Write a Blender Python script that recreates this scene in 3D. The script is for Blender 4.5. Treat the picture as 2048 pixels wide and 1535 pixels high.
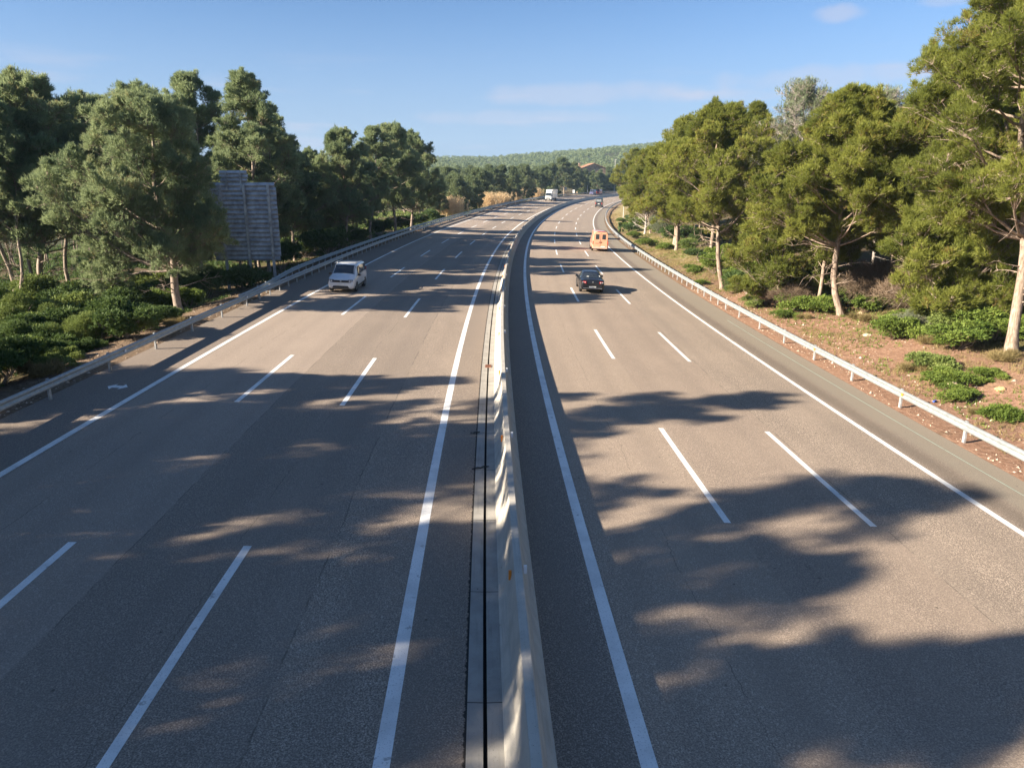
import bpy, math, random
import numpy as np
from mathutils import Vector, Matrix
R = math.radians
for _o in list(bpy.data.objects): bpy.data.objects.remove(_o)
scn = bpy.context.scene
col = scn.collection
rng = np.random.default_rng(7)
random.seed(7)

# ------------------------------------------------------------------ camera
CH, PITCH, FPX = 7.527, 0.2655, 1447.0
cam = bpy.data.cameras.new('camera'); camo = bpy.data.objects.new('camera', cam); col.objects.link(camo)
cam.sensor_fit = 'HORIZONTAL'; cam.sensor_width = 36.0; cam.lens = 36.0*FPX/2048
cam.clip_start = 0.2; cam.clip_end = 6000
camo.location = (0, 0, CH); camo.rotation_euler = (math.pi/2-PITCH, 0, 0)
scn.camera = camo
# ------------------------------------------------------------------ light
SUN_EL, SUN_AZ = R(24.5), R(250)          # azimuth clockwise from +Y: from the left, a little behind the camera
sund = Vector((math.sin(SUN_AZ)*math.cos(SUN_EL), math.cos(SUN_AZ)*math.cos(SUN_EL), math.sin(SUN_EL)))
sl = bpy.data.lights.new('sun', 'SUN'); sl.energy = 5.0; sl.angle = R(0.55); sl.color = (1.0, 0.88, 0.72)
slo = bpy.data.objects.new('sun', sl); col.objects.link(slo)
slo.rotation_euler = (-sund).to_track_quat('-Z', 'Y').to_euler()
w = bpy.data.worlds.new('World'); scn.world = w; w.use_nodes = True
nt = w.node_tree; nt.nodes.clear()
N = nt.nodes.new; LK = nt.links.new
wo = N('ShaderNodeOutputWorld'); bg = N('ShaderNodeBackground'); bg.inputs[1].default_value = 0.050
sky = N('ShaderNodeTexSky'); sky.sky_type = 'NISHITA'; sky.sun_disc = False
sky.sun_elevation = SUN_EL; sky.sun_rotation = SUN_AZ; sky.altitude = 0; sky.air_density = 0.8; sky.dust_density = 0.2; sky.ozone_density = 5.0
tc = N('ShaderNodeTexCoord'); sep = N('ShaderNodeSeparateXYZ'); LK(tc.outputs['Generated'], sep.inputs[0])
def M(op, a, b=None, c=None):
    n = N('ShaderNodeMath'); n.operation = op
    for i, v in enumerate((a, b, c)):
        if v is None: continue
        if isinstance(v, (int, float)): n.inputs[i].default_value = v
        else: LK(v, n.inputs[i])
    return n.outputs[0]
# thin high streaks of cloud, low over the horizon, and one small puff
mp = N('ShaderNodeMapping'); mp.inputs['Scale'].default_value = (3.2, 3.2, 26.0); mp.inputs['Location'].default_value = (0.35, 0.2, 0.0); LK(tc.outputs['Generated'], mp.inputs[0])
ns = N('ShaderNodeTexNoise'); ns.inputs['Scale'].default_value = 1.6; ns.inputs['Detail'].default_value = 5; ns.inputs['Roughness'].default_value = 0.5; LK(mp.outputs[0], ns.inputs[0])
mr = N('ShaderNodeMapRange'); mr.interpolation_type = 'SMOOTHSTEP'; LK(ns.outputs[0], mr.inputs[0]); mr.inputs[1].default_value = 0.52; mr.inputs[2].default_value = 0.72
band = N('ShaderNodeMapRange'); band.interpolation_type = 'SMOOTHSTEP'; LK(sep.outputs[2], band.inputs[0]); band.inputs[1].default_value = 0.17; band.inputs[2].default_value = 0.10
cl1 = M('MULTIPLY', M('MULTIPLY', mr.outputs[0], band.outputs[0]), 0.55)
def puff(dx, dy, dz, rx, rz, amt):
    d = Vector((dx, dy, dz)).normalized()
    a = M('DIVIDE', M('SUBTRACT', sep.outputs[0], d.x), rx); b = M('DIVIDE', M('SUBTRACT', sep.outputs[2], d.z), rz)
    r2 = M('ADD', M('MULTIPLY', a, a), M('MULTIPLY', b, b))
    n2 = N('ShaderNodeTexNoise'); n2.inputs['Scale'].default_value = 22; n2.inputs['Detail'].default_value = 5; LK(tc.outputs['Generated'], n2.inputs[0])
    v = M('SUBTRACT', M('MULTIPLY', n2.outputs[0], 2.0), r2)
    m = N('ShaderNodeMapRange'); m.interpolation_type = 'SMOOTHSTEP'; LK(v, m.inputs[0]); m.inputs[1].default_value = 0.0; m.inputs[2].default_value = 1.0
    front = M('GREATER_THAN', sep.outputs[1], 0.0)
    return M('MULTIPLY', M('MULTIPLY', m.outputs[0], front), amt)
def pdir(u, v):
    a, b = (u-1024)/FPX, (767.5-v)/FPX; cp, sp = math.cos(PITCH), math.sin(PITCH)
    return (a, cp+b*sp, -sp+b*cp)
cl = M('ADD', cl1, puff(*pdir(1682, 27), 0.034, 0.012, 0.5))
cl = M('ADD', cl, puff(*pdir(1895, 0), 0.03, 0.008, 0.35))
cl = M('ADD', cl, puff(*pdir(1190, 188), 0.19, 0.016, 0.42))
cl = M('ADD', cl, puff(*pdir(1040, 236), 0.17, 0.011, 0.35))
cl = M('ADD', cl, puff(*pdir(1640, 155), 0.15, 0.016, 0.4))
veil = N('ShaderNodeMapRange'); veil.interpolation_type = 'SMOOTHSTEP'; LK(sep.outputs[2], veil.inputs[0]); veil.inputs[1].default_value = 0.24; veil.inputs[2].default_value = 0.02
cl = M('MINIMUM', cl, 0.75)
mx = N('ShaderNodeMix'); mx.data_type = 'RGBA'; mv = N('ShaderNodeMix'); mv.data_type = 'RGBA'; LK(M('MULTIPLY', veil.outputs[0], 0.8), mv.inputs[0]); LK(sky.outputs[0], mv.inputs[6]); mv.inputs[7].default_value = (2.45, 3.15, 4.4, 1)
LK(cl, mx.inputs[0]); LK(mv.outputs[2], mx.inputs[6]); mx.inputs[7].default_value = (3.8, 4.0, 4.9, 1)
tint = N('ShaderNodeMix'); tint.data_type = 'RGBA'; tint.blend_type = 'MULTIPLY'; tint.inputs[0].default_value = 0.0
LK(mx.outputs[2], bg.inputs[0]); LK(bg.outputs[0], wo.inputs[0])
scn.view_settings.view_transform = 'Standard'; scn.view_settings.look = 'None'; scn.view_settings.gamma = 1.0
scn.view_settings.use_curve_mapping = False
scn.view_settings.exposure = 1.72
scn.cycles.max_bounces = 6; scn.cycles.diffuse_bounces = 3; scn.cycles.transparent_max_bounces = 8; scn.cycles.use_denoising = True
scn.cycles.volume_bounces = 0

# ------------------------------------------------------------------ road frame: s metres along, t metres to the right
KN = [0, 50, 100, 150, 220, 320, 450, 700, 1000]; KV = [.9906, .9978, .845, 1.0603, .9857, 1.9358, 1.9737, 1.9737, 1.9737]
ZN = [0, 60, 120, 200, 320, 450, 700, 1000]; ZV = [0, .5335, .2312, 1.6826, 1.502, .9248, .9242, .9241]
SE = 0.0435
SS = np.arange(-80, 900, .5)
_k = np.interp(SS, KN, KV)*1e-3; _sl = np.interp(SS, ZN, ZV)*1e-2; _sl[SS < 0] = 0
_i0 = np.searchsorted(SS, 0)
TH = np.cumsum(_k*.5); TH += -0.0493-TH[_i0]
CX = np.cumsum(np.sin(TH)*.5); CX -= CX[_i0]
CY = np.cumsum(np.cos(TH)*.5); CY -= CY[_i0]
CZ = np.cumsum(_sl*.5); CZ -= CZ[_i0]
def th_at(s): return np.interp(s, SS, TH)
def P(s, t, h=0.0):
    s = np.asarray(s, float); t = np.asarray(t, float); th = np.interp(s, SS, TH)
    return np.stack([np.interp(s, SS, CX)+t*np.cos(th), np.interp(s, SS, CY)-t*np.sin(th), np.interp(s, SS, CZ)-SE*t+h+0*s], -1)
def st_of(x, y):
    x = np.atleast_1d(np.asarray(x, float)).ravel(); y = np.atleast_1d(np.asarray(y, float)).ravel()
    so = np.empty_like(x); to = np.empty_like(x)
    cs = slice(None, None, 4); X4, Y4 = CX[cs], CY[cs]
    for a in range(0, len(x), 20000):
        xx, yy = x[a:a+20000], y[a:a+20000]
        i = ((X4[None]-xx[:, None])**2+(Y4[None]-yy[:, None])**2).argmin(1)*4
        dx, dy = xx-CX[i], yy-CY[i]; th = TH[i]
        so[a:a+20000] = SS[i]+dx*np.sin(th)+dy*np.cos(th); to[a:a+20000] = dx*np.cos(th)-dy*np.sin(th)
    return so, to
def smooth(x): x = np.clip(x, 0, 1); return x*x*(3-2*x)
def vnoise(x, y, seed=0):
    xi, yi = np.floor(x).astype(int), np.floor(y).astype(int); fx, fy = x-xi, y-yi
    fx, fy = fx*fx*(3-2*fx), fy*fy*(3-2*fy)
    def h(a, b):
        v = np.sin(a*127.1+b*311.7+seed*74.7)*43758.5453; return v-np.floor(v)
    return (h(xi, yi)*(1-fx)+h(xi+1, yi)*fx)*(1-fy)+(h(xi, yi+1)*(1-fx)+h(xi+1, yi+1)*fx)*fy
def hill(x, y):
    r = np.hypot(x, y)
    base = np.interp(r, [0, 120, 200, 300, 420, 560, 800, 1100, 1350, 1800], [-0.8, -1.5, -4.0, -2.5, 5.5, 13, 30, 50, 60, 50])
    side = np.interp(x/np.maximum(y, 50), [-0.3, -.02, 0.06, 0.2, .5], [.80, .82, .98, 1.22, 1.3])
    return base*np.where(r > 380, 1+(side-1)*smooth((r-380)/400), 1)+np.where(r > 300, (vnoise(x/90, y/90, 3)-.5)*8*smooth((r-300)/400), 0)
def ground_z(x, y):
    sh = np.shape(x); x = np.ravel(np.asarray(x, float)); y = np.ravel(np.asarray(y, float))
    s, t = st_of(x, y)
    zc = np.interp(s, SS, CZ)
    ul = np.maximum(-15.2-t, 0); ur = np.maximum(t-16.0, 0)
    z = zc-SE*np.clip(t, -15.2, 16.0)
    nz = (vnoise(x/1.3, y/1.3, 1)-.5)*.16+(vnoise(x/4.5, y/4.5, 2)-.5)*.5
    zl = z-0.03-1.1*smooth((ul-.9)/5.5)+nz*np.clip(ul/4, 0, 1)
    zrr = z-0.03+4.2*(1-np.exp(-np.maximum(ur-.6, 0)/26))+nz*np.clip(ur/3, 0, 1)*1.2
    z = np.where(t < 0, zl, zrr)
    z = np.where((t > -14.3) & (t < 15.0), z-.3, z)
    W = hill(x, y)
    bl = smooth((ul-10)/70); br = smooth((ur-40)/120)
    W2 = np.where(t > 0, np.maximum(W, zc+3.5), W)
    return (z*(1-bl-br)+W2*(bl+br)).reshape(sh)
def gz(x, y): return float(ground_z(np.array([x]), np.array([y]))[0])
def at_px(u, y):            # x for a plant seen at column u at distance y
    d = y*math.cos(PITCH)+5.5*math.sin(PITCH); return (u-1024)/FPX*d
def top_z(v, y):            # height of a thing whose top is seen at row v at distance y
    r = (767.5-v)/FPX; cp, sp = math.cos(PITCH), math.sin(PITCH)
    return CH+y*(r*cp-sp)/(cp+r*sp)

# ------------------------------------------------------------------ mesh helpers
def mk_mesh(name, verts, faces, k=None, smooth_=False, attrs=None, uv=None):
    """verts (n,3); faces: (m,k) array, or list of index tuples"""
    me = bpy.data.meshes.new(name)
    verts = np.asarray(verts, np.float32)
    if isinstance(faces, np.ndarray):
        lv = faces.ravel().astype(np.int32); m = len(faces); ls = (np.arange(m)*faces.shape[1]).astype(np.int32)
    else:
        lv = np.array([i for f in faces for i in f], np.int32); ln = np.array([len(f) for f in faces]); m = len(faces)
        ls = np.concatenate([[0], np.cumsum(ln)[:-1]]).astype(np.int32)
    me.vertices.add(len(verts)); me.vertices.foreach_set('co', verts.ravel())
    me.loops.add(len(lv)); me.loops.foreach_set('vertex_index', lv)
    me.polygons.add(m); me.polygons.foreach_set('loop_start', ls)
    me.polygons.foreach_set('use_smooth', np.full(m, bool(smooth_)))
    if uv is not None:
        l = me.uv_layers.new(name='UVMap'); l.data.foreach_set('uv', np.asarray(uv, np.float32)[lv].ravel())
    for a, v in (attrs or {}).items():
        at = me.attributes.new(a, 'FLOAT', 'POINT'); at.data.foreach_set('value', np.asarray(v, np.float32))
    me.update(calc_edges=True); me.validate()
    return me
def obj(name, me, mat=None, parent=None, **tags):
    o = bpy.data.objects.new(name, me); col.objects.link(o)
    if mat is not None and me is not None and len(me.materials) == 0: me.materials.append(mat)
    if parent is not None: o.parent = parent
    for k_, v in tags.items(): o[k_] = v
    return o
def thing(name, label, cat, loc=(0, 0, 0), rz=0, group=None):
    o = bpy.data.objects.new(name, None); col.objects.link(o); o.location = loc; o.rotation_euler = (0, 0, rz)
    o.empty_display_size = .3; o['label'] = label; o['category'] = cat
    if group: o['group'] = group
    return o
class MB:
    def __init__(s): s.v = []; s.f = []; s.n = 0
    def add(s, v, f):
        v = np.asarray(v, float); s.v.append(v); s.f += [tuple(int(i)+s.n for i in q) for q in f]; s.n += len(v); return s
    def box(s, c, d, rz=0, rx=0, ry=0, taper=1.0):
        c = np.array(c, float); hx, hy, hz = d[0]/2, d[1]/2, d[2]/2
        v = np.array([(x*hx*(taper if z > 0 else 1), y*hy*(taper if z > 0 else 1), z*hz) for z in (-1, 1) for y in (-1, 1) for x in (-1, 1)], float)
        m = np.array(Matrix.Rotation(rz, 3, 'Z') @ Matrix.Rotation(ry, 3, 'Y') @ Matrix.Rotation(rx, 3, 'X'))
        return s.add(v@m.T+c, [(0, 2, 3, 1), (4, 5, 7, 6), (0, 1, 5, 4), (1, 3, 7, 5), (3, 2, 6, 7), (2, 0, 4, 6)])
    def tube(s, pts, rad, n=6, cap=True):
        pts = np.asarray(pts, float); rad = np.broadcast_to(np.asarray(rad, float), (len(pts),))
        T = np.gradient(pts, axis=0); T /= np.linalg.norm(T, axis=1)[:, None]+1e-9
        ref = np.array([0, 0, 1.]) if abs(T[0, 2]) < .8 else np.array([1., 0, 0])
        A = np.cross(T, ref); A /= np.linalg.norm(A, axis=1)[:, None]+1e-9; B = np.cross(T, A)
        an = np.arange(n)/n*2*np.pi
        v = pts[:, None]+rad[:, None, None]*(np.cos(an)[None, :, None]*A[:, None]+np.sin(an)[None, :, None]*B[:, None])
        L = len(pts); f = [(i*n+j, i*n+(j+1) % n, (i+1)*n+(j+1) % n, (i+1)*n+j) for i in range(L-1) for j in range(n)]
        if cap: f += [tuple(range(n))[::-1], tuple((L-1)*n+j for j in range(n))]
        return s.add(v.reshape(-1, 3), f)
    def cyl(s, c, r, h, axis='z', n=20, r2=None):
        c = np.array(c, float); ax = {'x': (1, 0, 0), 'y': (0, 1, 0), 'z': (0, 0, 1)}[axis]; ax = np.array(ax, float)
        return s.tube([c-ax*h/2, c+ax*h/2], [r, r if r2 is None else r2], n)
    def sheet(s, grid):
        g = np.asarray(grid, float); a, b = g.shape[:2]
        return s.add(g.reshape(-1, 3), [(i*b+j, i*b+j+1, (i+1)*b+j+1, (i+1)*b+j) for i in range(a-1) for j in range(b-1)])
    def mesh(s, name, smooth_=False):
        return mk_mesh(name, np.concatenate(s.v), s.f, smooth_=smooth_)
    def build(s, name, mat, parent=None, smooth_=False, **tags):
        return obj(name, s.mesh(name, smooth_), mat, parent, **tags)

# ------------------------------------------------------------------ materials
def mat(name):
    m = bpy.data.materials.new(name); m.use_nodes = True; m.node_tree.nodes.clear(); return m
class G:
    def __init__(s, m): s.t = m.node_tree
    def n(s, typ, **kw):
        x = s.t.nodes.new('ShaderNode'+typ)
        for k_, v in kw.items(): setattr(x, k_, v)
        return x
    def l(s, a, b): s.t.links.new(a, b)
    def put(s, inp, v):
        if hasattr(v, 'is_linked') or hasattr(v, 'links'): s.l(v, inp)
        else:
            if isinstance(v, (tuple, list)) and len(v) == 3 and len(inp.default_value) == 4: v = (*v, 1)
            inp.default_value = v
    def m(s, op, a, b=0.0, c=None, clamp=False):
        x = s.n('Math', operation=op, use_clamp=clamp); s.put(x.inputs[0], a); s.put(x.inputs[1], b)
        if c is not None: s.put(x.inputs[2], c)
        return x.outputs[0]
    def noise(s, vec, scale, detail=4, rough=.55, dist=0.0):
        x = s.n('TexNoise'); s.put(x.inputs['Scale'], scale); x.inputs['Detail'].default_value = detail; x.inputs['Roughness'].default_value = rough; x.inputs['Distortion'].default_value = dist
        s.l(vec, x.inputs['Vector']); return x.outputs[0]
    def map(s, vec, sc, loc=(0, 0, 0)):
        x = s.n('Mapping'); x.inputs['Scale'].default_value = sc; x.inputs['Location'].default_value = loc; s.l(vec, x.inputs[0]); return x.outputs[0]
    def rng(s, v, a, b, c=0.0, d=1.0, sm=True):
        x = s.n('MapRange', interpolation_type='SMOOTHSTEP' if sm else 'LINEAR'); s.put(x.inputs[0], v); x.inputs[1].default_value = a; x.inputs[2].default_value = b; x.inputs[3].default_value = c; x.inputs[4].default_value = d; return x.outputs[0]
    def mix(s, f, a, b, bt='MIX'):
        x = s.n('Mix', data_type='RGBA', blend_type=bt); s.put(x.inputs[0], f); s.put(x.inputs[6], a); s.put(x.inputs[7], b); return x.outputs[2]
    def bump(s, h, st=.3, dist=.02):
        x = s.n('Bump'); x.inputs[0].default_value = st; x.inputs[1].default_value = dist; s.l(h, x.inputs['Height']); return x.outputs[0]
    def out(s, colr, rough=.7, metal=0.0, nrm=None, spec=.5, **kw):
        p = s.n('BsdfPrincipled'); s.put(p.inputs['Base Color'], colr); s.put(p.inputs['Roughness'], rough); s.put(p.inputs['Metallic'], metal); p.inputs['Specular IOR Level'].default_value = spec
        if nrm is not None: s.l(nrm, p.inputs['Normal'])
        for k_, v in kw.items(): s.put(p.inputs[k_.replace('_', ' ')], v)
        o = s.n('OutputMaterial'); s.l(p.outputs[0], o.inputs[0]); return p
def plain(name, c, rough=.6, metal=0., var=.12, scale=3., spec=.5, coat=0.):
    m = mat(name); g = G(m); tcn = g.n('TexCoord').outputs['Object']
    n = g.noise(tcn, scale, 5)
    f = g.rng(n, .3, .7, 1-var, 1+var)
    cc = g.n('VectorMath', operation='SCALE'); cc.inputs[0].default_value = c; g.l(f, cc.inputs['Scale'])
    p = g.out(cc.outputs[0], rough, metal, spec=spec)
    if coat: p.inputs['Coat Weight'].default_value = coat; p.inputs['Coat Roughness'].default_value = .05
    return m

def asphalt(name):
    m = mat(name); g = G(m)
    uv = g.n('UVMap').outputs[0]; sp = g.n('SeparateXYZ'); g.l(uv, sp.inputs[0]); T, S_ = sp.outputs[0], sp.outputs[1]
    fine = g.noise(uv, 34, 3, .7); mid = g.noise(uv, 9, 3, .6); big = g.noise(g.map(uv, (.7, .06, 1)), 1.0, 4, .55)
    blot = g.noise(g.map(uv, (.35, .22, 1)), 1.0, 3, .5)
    base = g.mix(g.rng(fine, .40, .60), (.075, .066, .06), (.32, .285, .25))
    vc = g.n('TexVoronoi'); vc.inputs['Scale'].default_value = 52; g.l(uv, vc.inputs['Vector']); vs = g.n('SeparateColor'); g.l(vc.outputs['Color'], vs.inputs[0])
    base = g.mix(g.rng(vs.outputs[0], .0, 1.0, 0, .55, False), base, (.052, .046, .042)); base = g.mix(g.rng(vs.outputs[1], .72, 1.0, 0, .75), base, (.46, .41, .365))
    base = g.mix(g.rng(mid, .35, .7, 0, .35), base, (.13, .112, .1))
    stones = g.n('TexVoronoi'); stones.inputs['Scale'].default_value = 26; g.l(uv, stones.inputs['Vector'])
    base = g.mix(g.rng(stones.outputs['Distance'], .16, .05, 0, .5), base, (.42, .385, .35))
    # streaky wear along the lanes
    base = g.mix(g.rng(big, .38, .66, 0, .42), base, (.15, .134, .12))
    base = g.mix(g.rng(blot, .45, .75, 0, .25), base, (.27, .235, .205))
    def n1d(val, sc, off, detail, rough=.55):
        x = g.n('TexNoise', noise_dimensions='1D'); x.inputs['Scale'].default_value = sc; x.inputs['Detail'].default_value = detail; x.inputs['Roughness'].default_value = rough
        g.l(g.m('ADD', val, off), x.inputs['W']); return x.outputs[0]
    wob0 = g.m('SUBTRACT', n1d(S_, .12, 3.1, 2), .5); wcache = {}
    def strip(a, b, soft, wob=.06):
        if wob not in wcache: wcache[wob] = g.m('ADD', T, g.m('MULTIPLY', wob0, wob*2))
        tt = wcache[wob]
        return g.m('MULTIPLY', g.rng(tt, a-soft, a+soft), g.rng(tt, b+soft, b-soft))
    # paving strips and shoulder bands of differing tone, one a stain
    for a, b, c, k_, sf in ((-15, -12.3, (.115, .105, .1), .55, .05), (-12.0, -7.3, (.235, .21, .195), .45, .04), (-7.3, -3.25, (.13, .118, .11), .38, .04),
                        (-1.25, -.2, (.12, .108, .098), .5, .08), (.9, 2.1, (.1, .09, .085), .45, .06), (2.4, 6.0, (.24, .205, .175), .3, .05), (6.0, 9.6, (.19, .16, .14), .3, .04),
                        (13.95, 15.8, (.140, .134, .118), .75, .2), (13.15, 13.9, (.070, .063, .057), .62, .3)):
        base = g.mix(g.m('MULTIPLY', strip(a, b, sf), k_), base, c)
    # wheel paths
    for c0 in (-11.3, -9.5, -7.7, -5.9, -4.1, -2.3, 3.1, 4.9, 6.7, 8.5, 10.3, 12.1):
        base = g.mix(g.m('MULTIPLY', strip(c0-.25, c0+.25, .3, .1), .16), base, (.1, .09, .085))
    # long joint cracks
    cr = None
    for c0, wd, amp in ((-3.25, .012, .07), (-7.3, .009, .05), (-10.3, .007, .12), (9.62, .010, .02), (4.1, .006, .12), (-5.2, .006, .14)):
        wn = g.m('ADD', g.m('MULTIPLY', g.m('SUBTRACT', n1d(S_, 3.0, c0*3, 4, .65), .5), amp), g.m('MULTIPLY', g.m('SUBTRACT', n1d(S_, .2, c0*5, 2), .5), amp*3))
        d = g.m('ABSOLUTE', g.m('SUBTRACT', g.m('ADD', T, wn), c0))
        gap = g.rng(n1d(S_, .5, c0*7, 3), .42, .55)
        c = g.m('MULTIPLY', g.rng(d, wd*2.2, wd*.6), gap)
        cr = c if cr is None else g.m('MAXIMUM', cr, c)
    vor = g.n('TexVoronoi', feature='DISTANCE_TO_EDGE'); vor.inputs['Scale'].default_value = .55
    wv = g.n('VectorMath', operation='ADD'); g.l(uv, wv.inputs[0])
    nn = g.n('TexNoise'); nn.inputs['Scale'].default_value = 1.4; g.l(uv, nn.inputs['Vector']); g.l(nn.outputs['Color'], wv.inputs[1]); g.l(wv.outputs[0], vor.inputs['Vector'])
    net = g.m('MULTIPLY', g.rng(vor.outputs[0], .007, .002), g.rng(g.noise(uv, .23, 2), .60, .66))
    cr = g.m('MAXIMUM', cr, g.m('MULTIPLY', net, .4))
    base = g.mix(g.m('MULTIPLY', cr, .55), base, (.04, .037, .034))
    # oil and tyre specks
    sv = g.n('TexVoronoi'); sv.inputs['Scale'].default_value = 1.3; g.l(uv, sv.inputs['Vector'])
    base = g.mix(g.m('MULTIPLY', g.rng(sv.outputs['Distance'], .055, .02), .7), base, (.03, .027, .025))
    # seeping tar edge where the concrete gutter starts
    edge = g.m('ADD', T, g.m('MULTIPLY', g.m('SUBTRACT', n1d(S_, 7.0, 1.3, 4, .7), .5), .09)); base = g.mix(g.m('MULTIPLY', g.m('MULTIPLY', g.rng(edge, -.315, -.29), g.rng(T, -.20, -.24)), .95), base, (.012, .011, .011))
    wm = g.n('VectorMath', operation='MULTIPLY'); g.l(base, wm.inputs[0]); wm.inputs[1].default_value = (1.66, 1.50, 1.31)
    g.out(wm.outputs[0], .85, nrm=g.bump(fine, .5, .01), spec=.3)
    return m
def concrete(name, c=(.44, .41, .36), joint=0., dirt=.5):
    m = mat(name); g = G(m); uv = g.n('UVMap').outputs[0]; ob = g.n('TexCoord').outputs['Object']
    n1 = g.noise(ob, 2.2, 6, .6); n2 = g.noise(ob, 45, 3, .6); st = g.noise(g.map(uv, (9, .5, 1)), 1.0, 5, .65)
    dk = tuple(x*.6 for x in c)
    b = g.mix(g.rng(n1, .35, .7, 0, dirt), c, dk)
    b = g.mix(g.rng(n2, .62, .72, 0, .6), b, (.12, .11, .1))
    b = g.mix(g.rng(st, .5, .72, 0, dirt*.8), b, tuple(x*.45 for x in c))
    sv = g.n('TexVoronoi'); sv.inputs['Scale'].default_value = 5.0; g.l(ob, sv.inputs['Vector'])
    b = g.mix(g.m('MULTIPLY', g.rng(sv.outputs['Distance'], .10, .05), g.rng(n1, .5, .6)), b, (.05, .045, .04))
    if joint:
        sp = g.n('SeparateXYZ'); g.l(uv, sp.inputs[0])
        f = g.m('FRACT', g.m('DIVIDE', sp.outputs[1], joint)); d = g.m('ABSOLUTE', g.m('SUBTRACT', f, .5))
        b = g.mix(g.rng(d, .5-.008/joint*1.8, .5-.003/joint), b, (.04, .035, .03))
    g.out(b, .85, nrm=g.bump(n2, .3, .01), spec=.3)
    return m
def paint(name, c=(.84, .83, .79)):
    m = mat(name); g = G(m); uv = g.n('UVMap').outputs[0]
    n = g.noise(uv, 30, 4, .7); b = g.noise(uv, 1.1, 4, .6)
    cc = g.mix(g.rng(n, .54, .68, 0, .7), c, tuple(x*.40 for x in c)); cc = g.mix(g.rng(b, .40, .70, 0, .45), cc, tuple(x*.55 for x in c)); cc = g.mix(g.rng(g.noise(uv, 3.5, 5, .7), .60, .66, 0, .6), cc, (.24, .215, .19))
    g.out(cc, .6, spec=.4); return m
def soil(name):
    m = mat(name); g = G(m); ob = g.n('TexCoord').outputs['Object']
    uv = g.n('UVMap').outputs[0]; sp = g.n('SeparateXYZ'); g.l(uv, sp.inputs[0]); T, S_ = sp.outputs[0], sp.outputs[1]
    n1 = g.noise(ob, .5, 6, .6); n2 = g.noise(ob, 4.5, 6, .65); n3 = g.noise(ob, 22, 4, .7)
    red = g.mix(g.rng(n2, .3, .7), (.205, .112, .072), (.34, .205, .135)); red = g.mix(g.rng(n3, .52, .7, 0, .8), red, (.42, .32, .24)); red = g.mix(g.rng(n3, .45, .3, 0, .6), red, (.12, .07, .045))
    lit = g.mix(g.rng(n2, .35, .65), (.085, .06, .04), (.17, .125, .075)); lit = g.mix(g.rng(n3, .55, .7, 0, .6), lit, (.25, .19, .12))
    grs = g.mix(g.rng(n3, .35, .65), (.05, .06, .02), (.17, .155, .06))
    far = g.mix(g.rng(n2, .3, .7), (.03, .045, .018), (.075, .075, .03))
    c = g.mix(g.rng(n1, .46, .6), lit, grs)
    nr = g.m('ADD', T, g.m('MULTIPLY', g.m('SUBTRACT', n1, .5), 9))
    rb = g.m('MULTIPLY', g.rng(nr, 14, 15), g.rng(nr, 25, 20)); rb = g.m('MULTIPLY', rb, g.rng(S_, 75, 50, .45, 1))
    c = g.mix(rb, c, red)
    lb = g.m('MULTIPLY', g.rng(nr, -18.6, -16.5), g.rng(T, -12, -13)); c = g.mix(lb, c, g.mix(g.rng(n2, .3, .7), (.14, .095, .062), (.25, .18, .12)))
    gd = g.m('MULTIPLY', g.m('MULTIPLY', g.rng(nr, 17.2, 18), g.rng(nr, 23, 21)), g.rng(S_, 60, 85)); c = g.mix(g.m('MULTIPLY', gd, .8), c, g.mix(n2, (.2, .19, .07), (.36, .27, .14)))
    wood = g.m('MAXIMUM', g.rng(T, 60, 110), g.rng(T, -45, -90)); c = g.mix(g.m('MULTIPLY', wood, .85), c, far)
    bh = g.m('ADD', g.m('MULTIPLY', n2, .7), g.m('MULTIPLY', n3, .3))
    g.out(c, .95, nrm=g.bump(bh, .9, .12), spec=.15); return m
def needles(name, dark, light, dead=(.20, .12, .05), transl=.28):
    m = mat(name); g = G(m)
    a = g.n('Attribute', attribute_name='tint').outputs['Fac']; oi = g.n('ObjectInfo').outputs['Random']
    f = g.m('ADD', g.m('MULTIPLY', a, .8), g.m('MULTIPLY', oi, .25), clamp=True)
    c = g.mix(f, dark, light)
    c = g.mix(g.rng(a, .965, .985, 0, .75), c, dead)
    p = g.n('BsdfPrincipled'); g.l(c, p.inputs['Base Color']); p.inputs['Roughness'].default_value = .6; p.inputs['Specular IOR Level'].default_value = .15
    tr = g.n('BsdfTranslucent'); g.l(g.mix(.5, c, light, 'MIX'), tr.inputs[0])
    mxs = g.n('MixShader'); mxs.inputs[0].default_value = transl; g.l(p.outputs[0], mxs.inputs[1]); g.l(tr.outputs[0], mxs.inputs[2])
    o = g.n('OutputMaterial'); g.l(mxs.outputs[0], o.inputs[0]); return m
def bark(name, c1=(.20, .15, .115), c2=(.40, .33, .27)):
    m = mat(name); g = G(m); ob = g.n('TexCoord').outputs['Object']
    n = g.noise(g.map(ob, (7, 7, 1.6)), 1.6, 5, .65); n2 = g.noise(ob, .9, 3)
    c = g.mix(g.rng(n, .35, .65), c1, c2); c = g.mix(g.rng(n2, .4, .7, 0, .45), c, tuple(x*.5 for x in c1))
    g.out(c, .9, nrm=g.bump(n, .8, .03), spec=.2); return m

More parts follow.
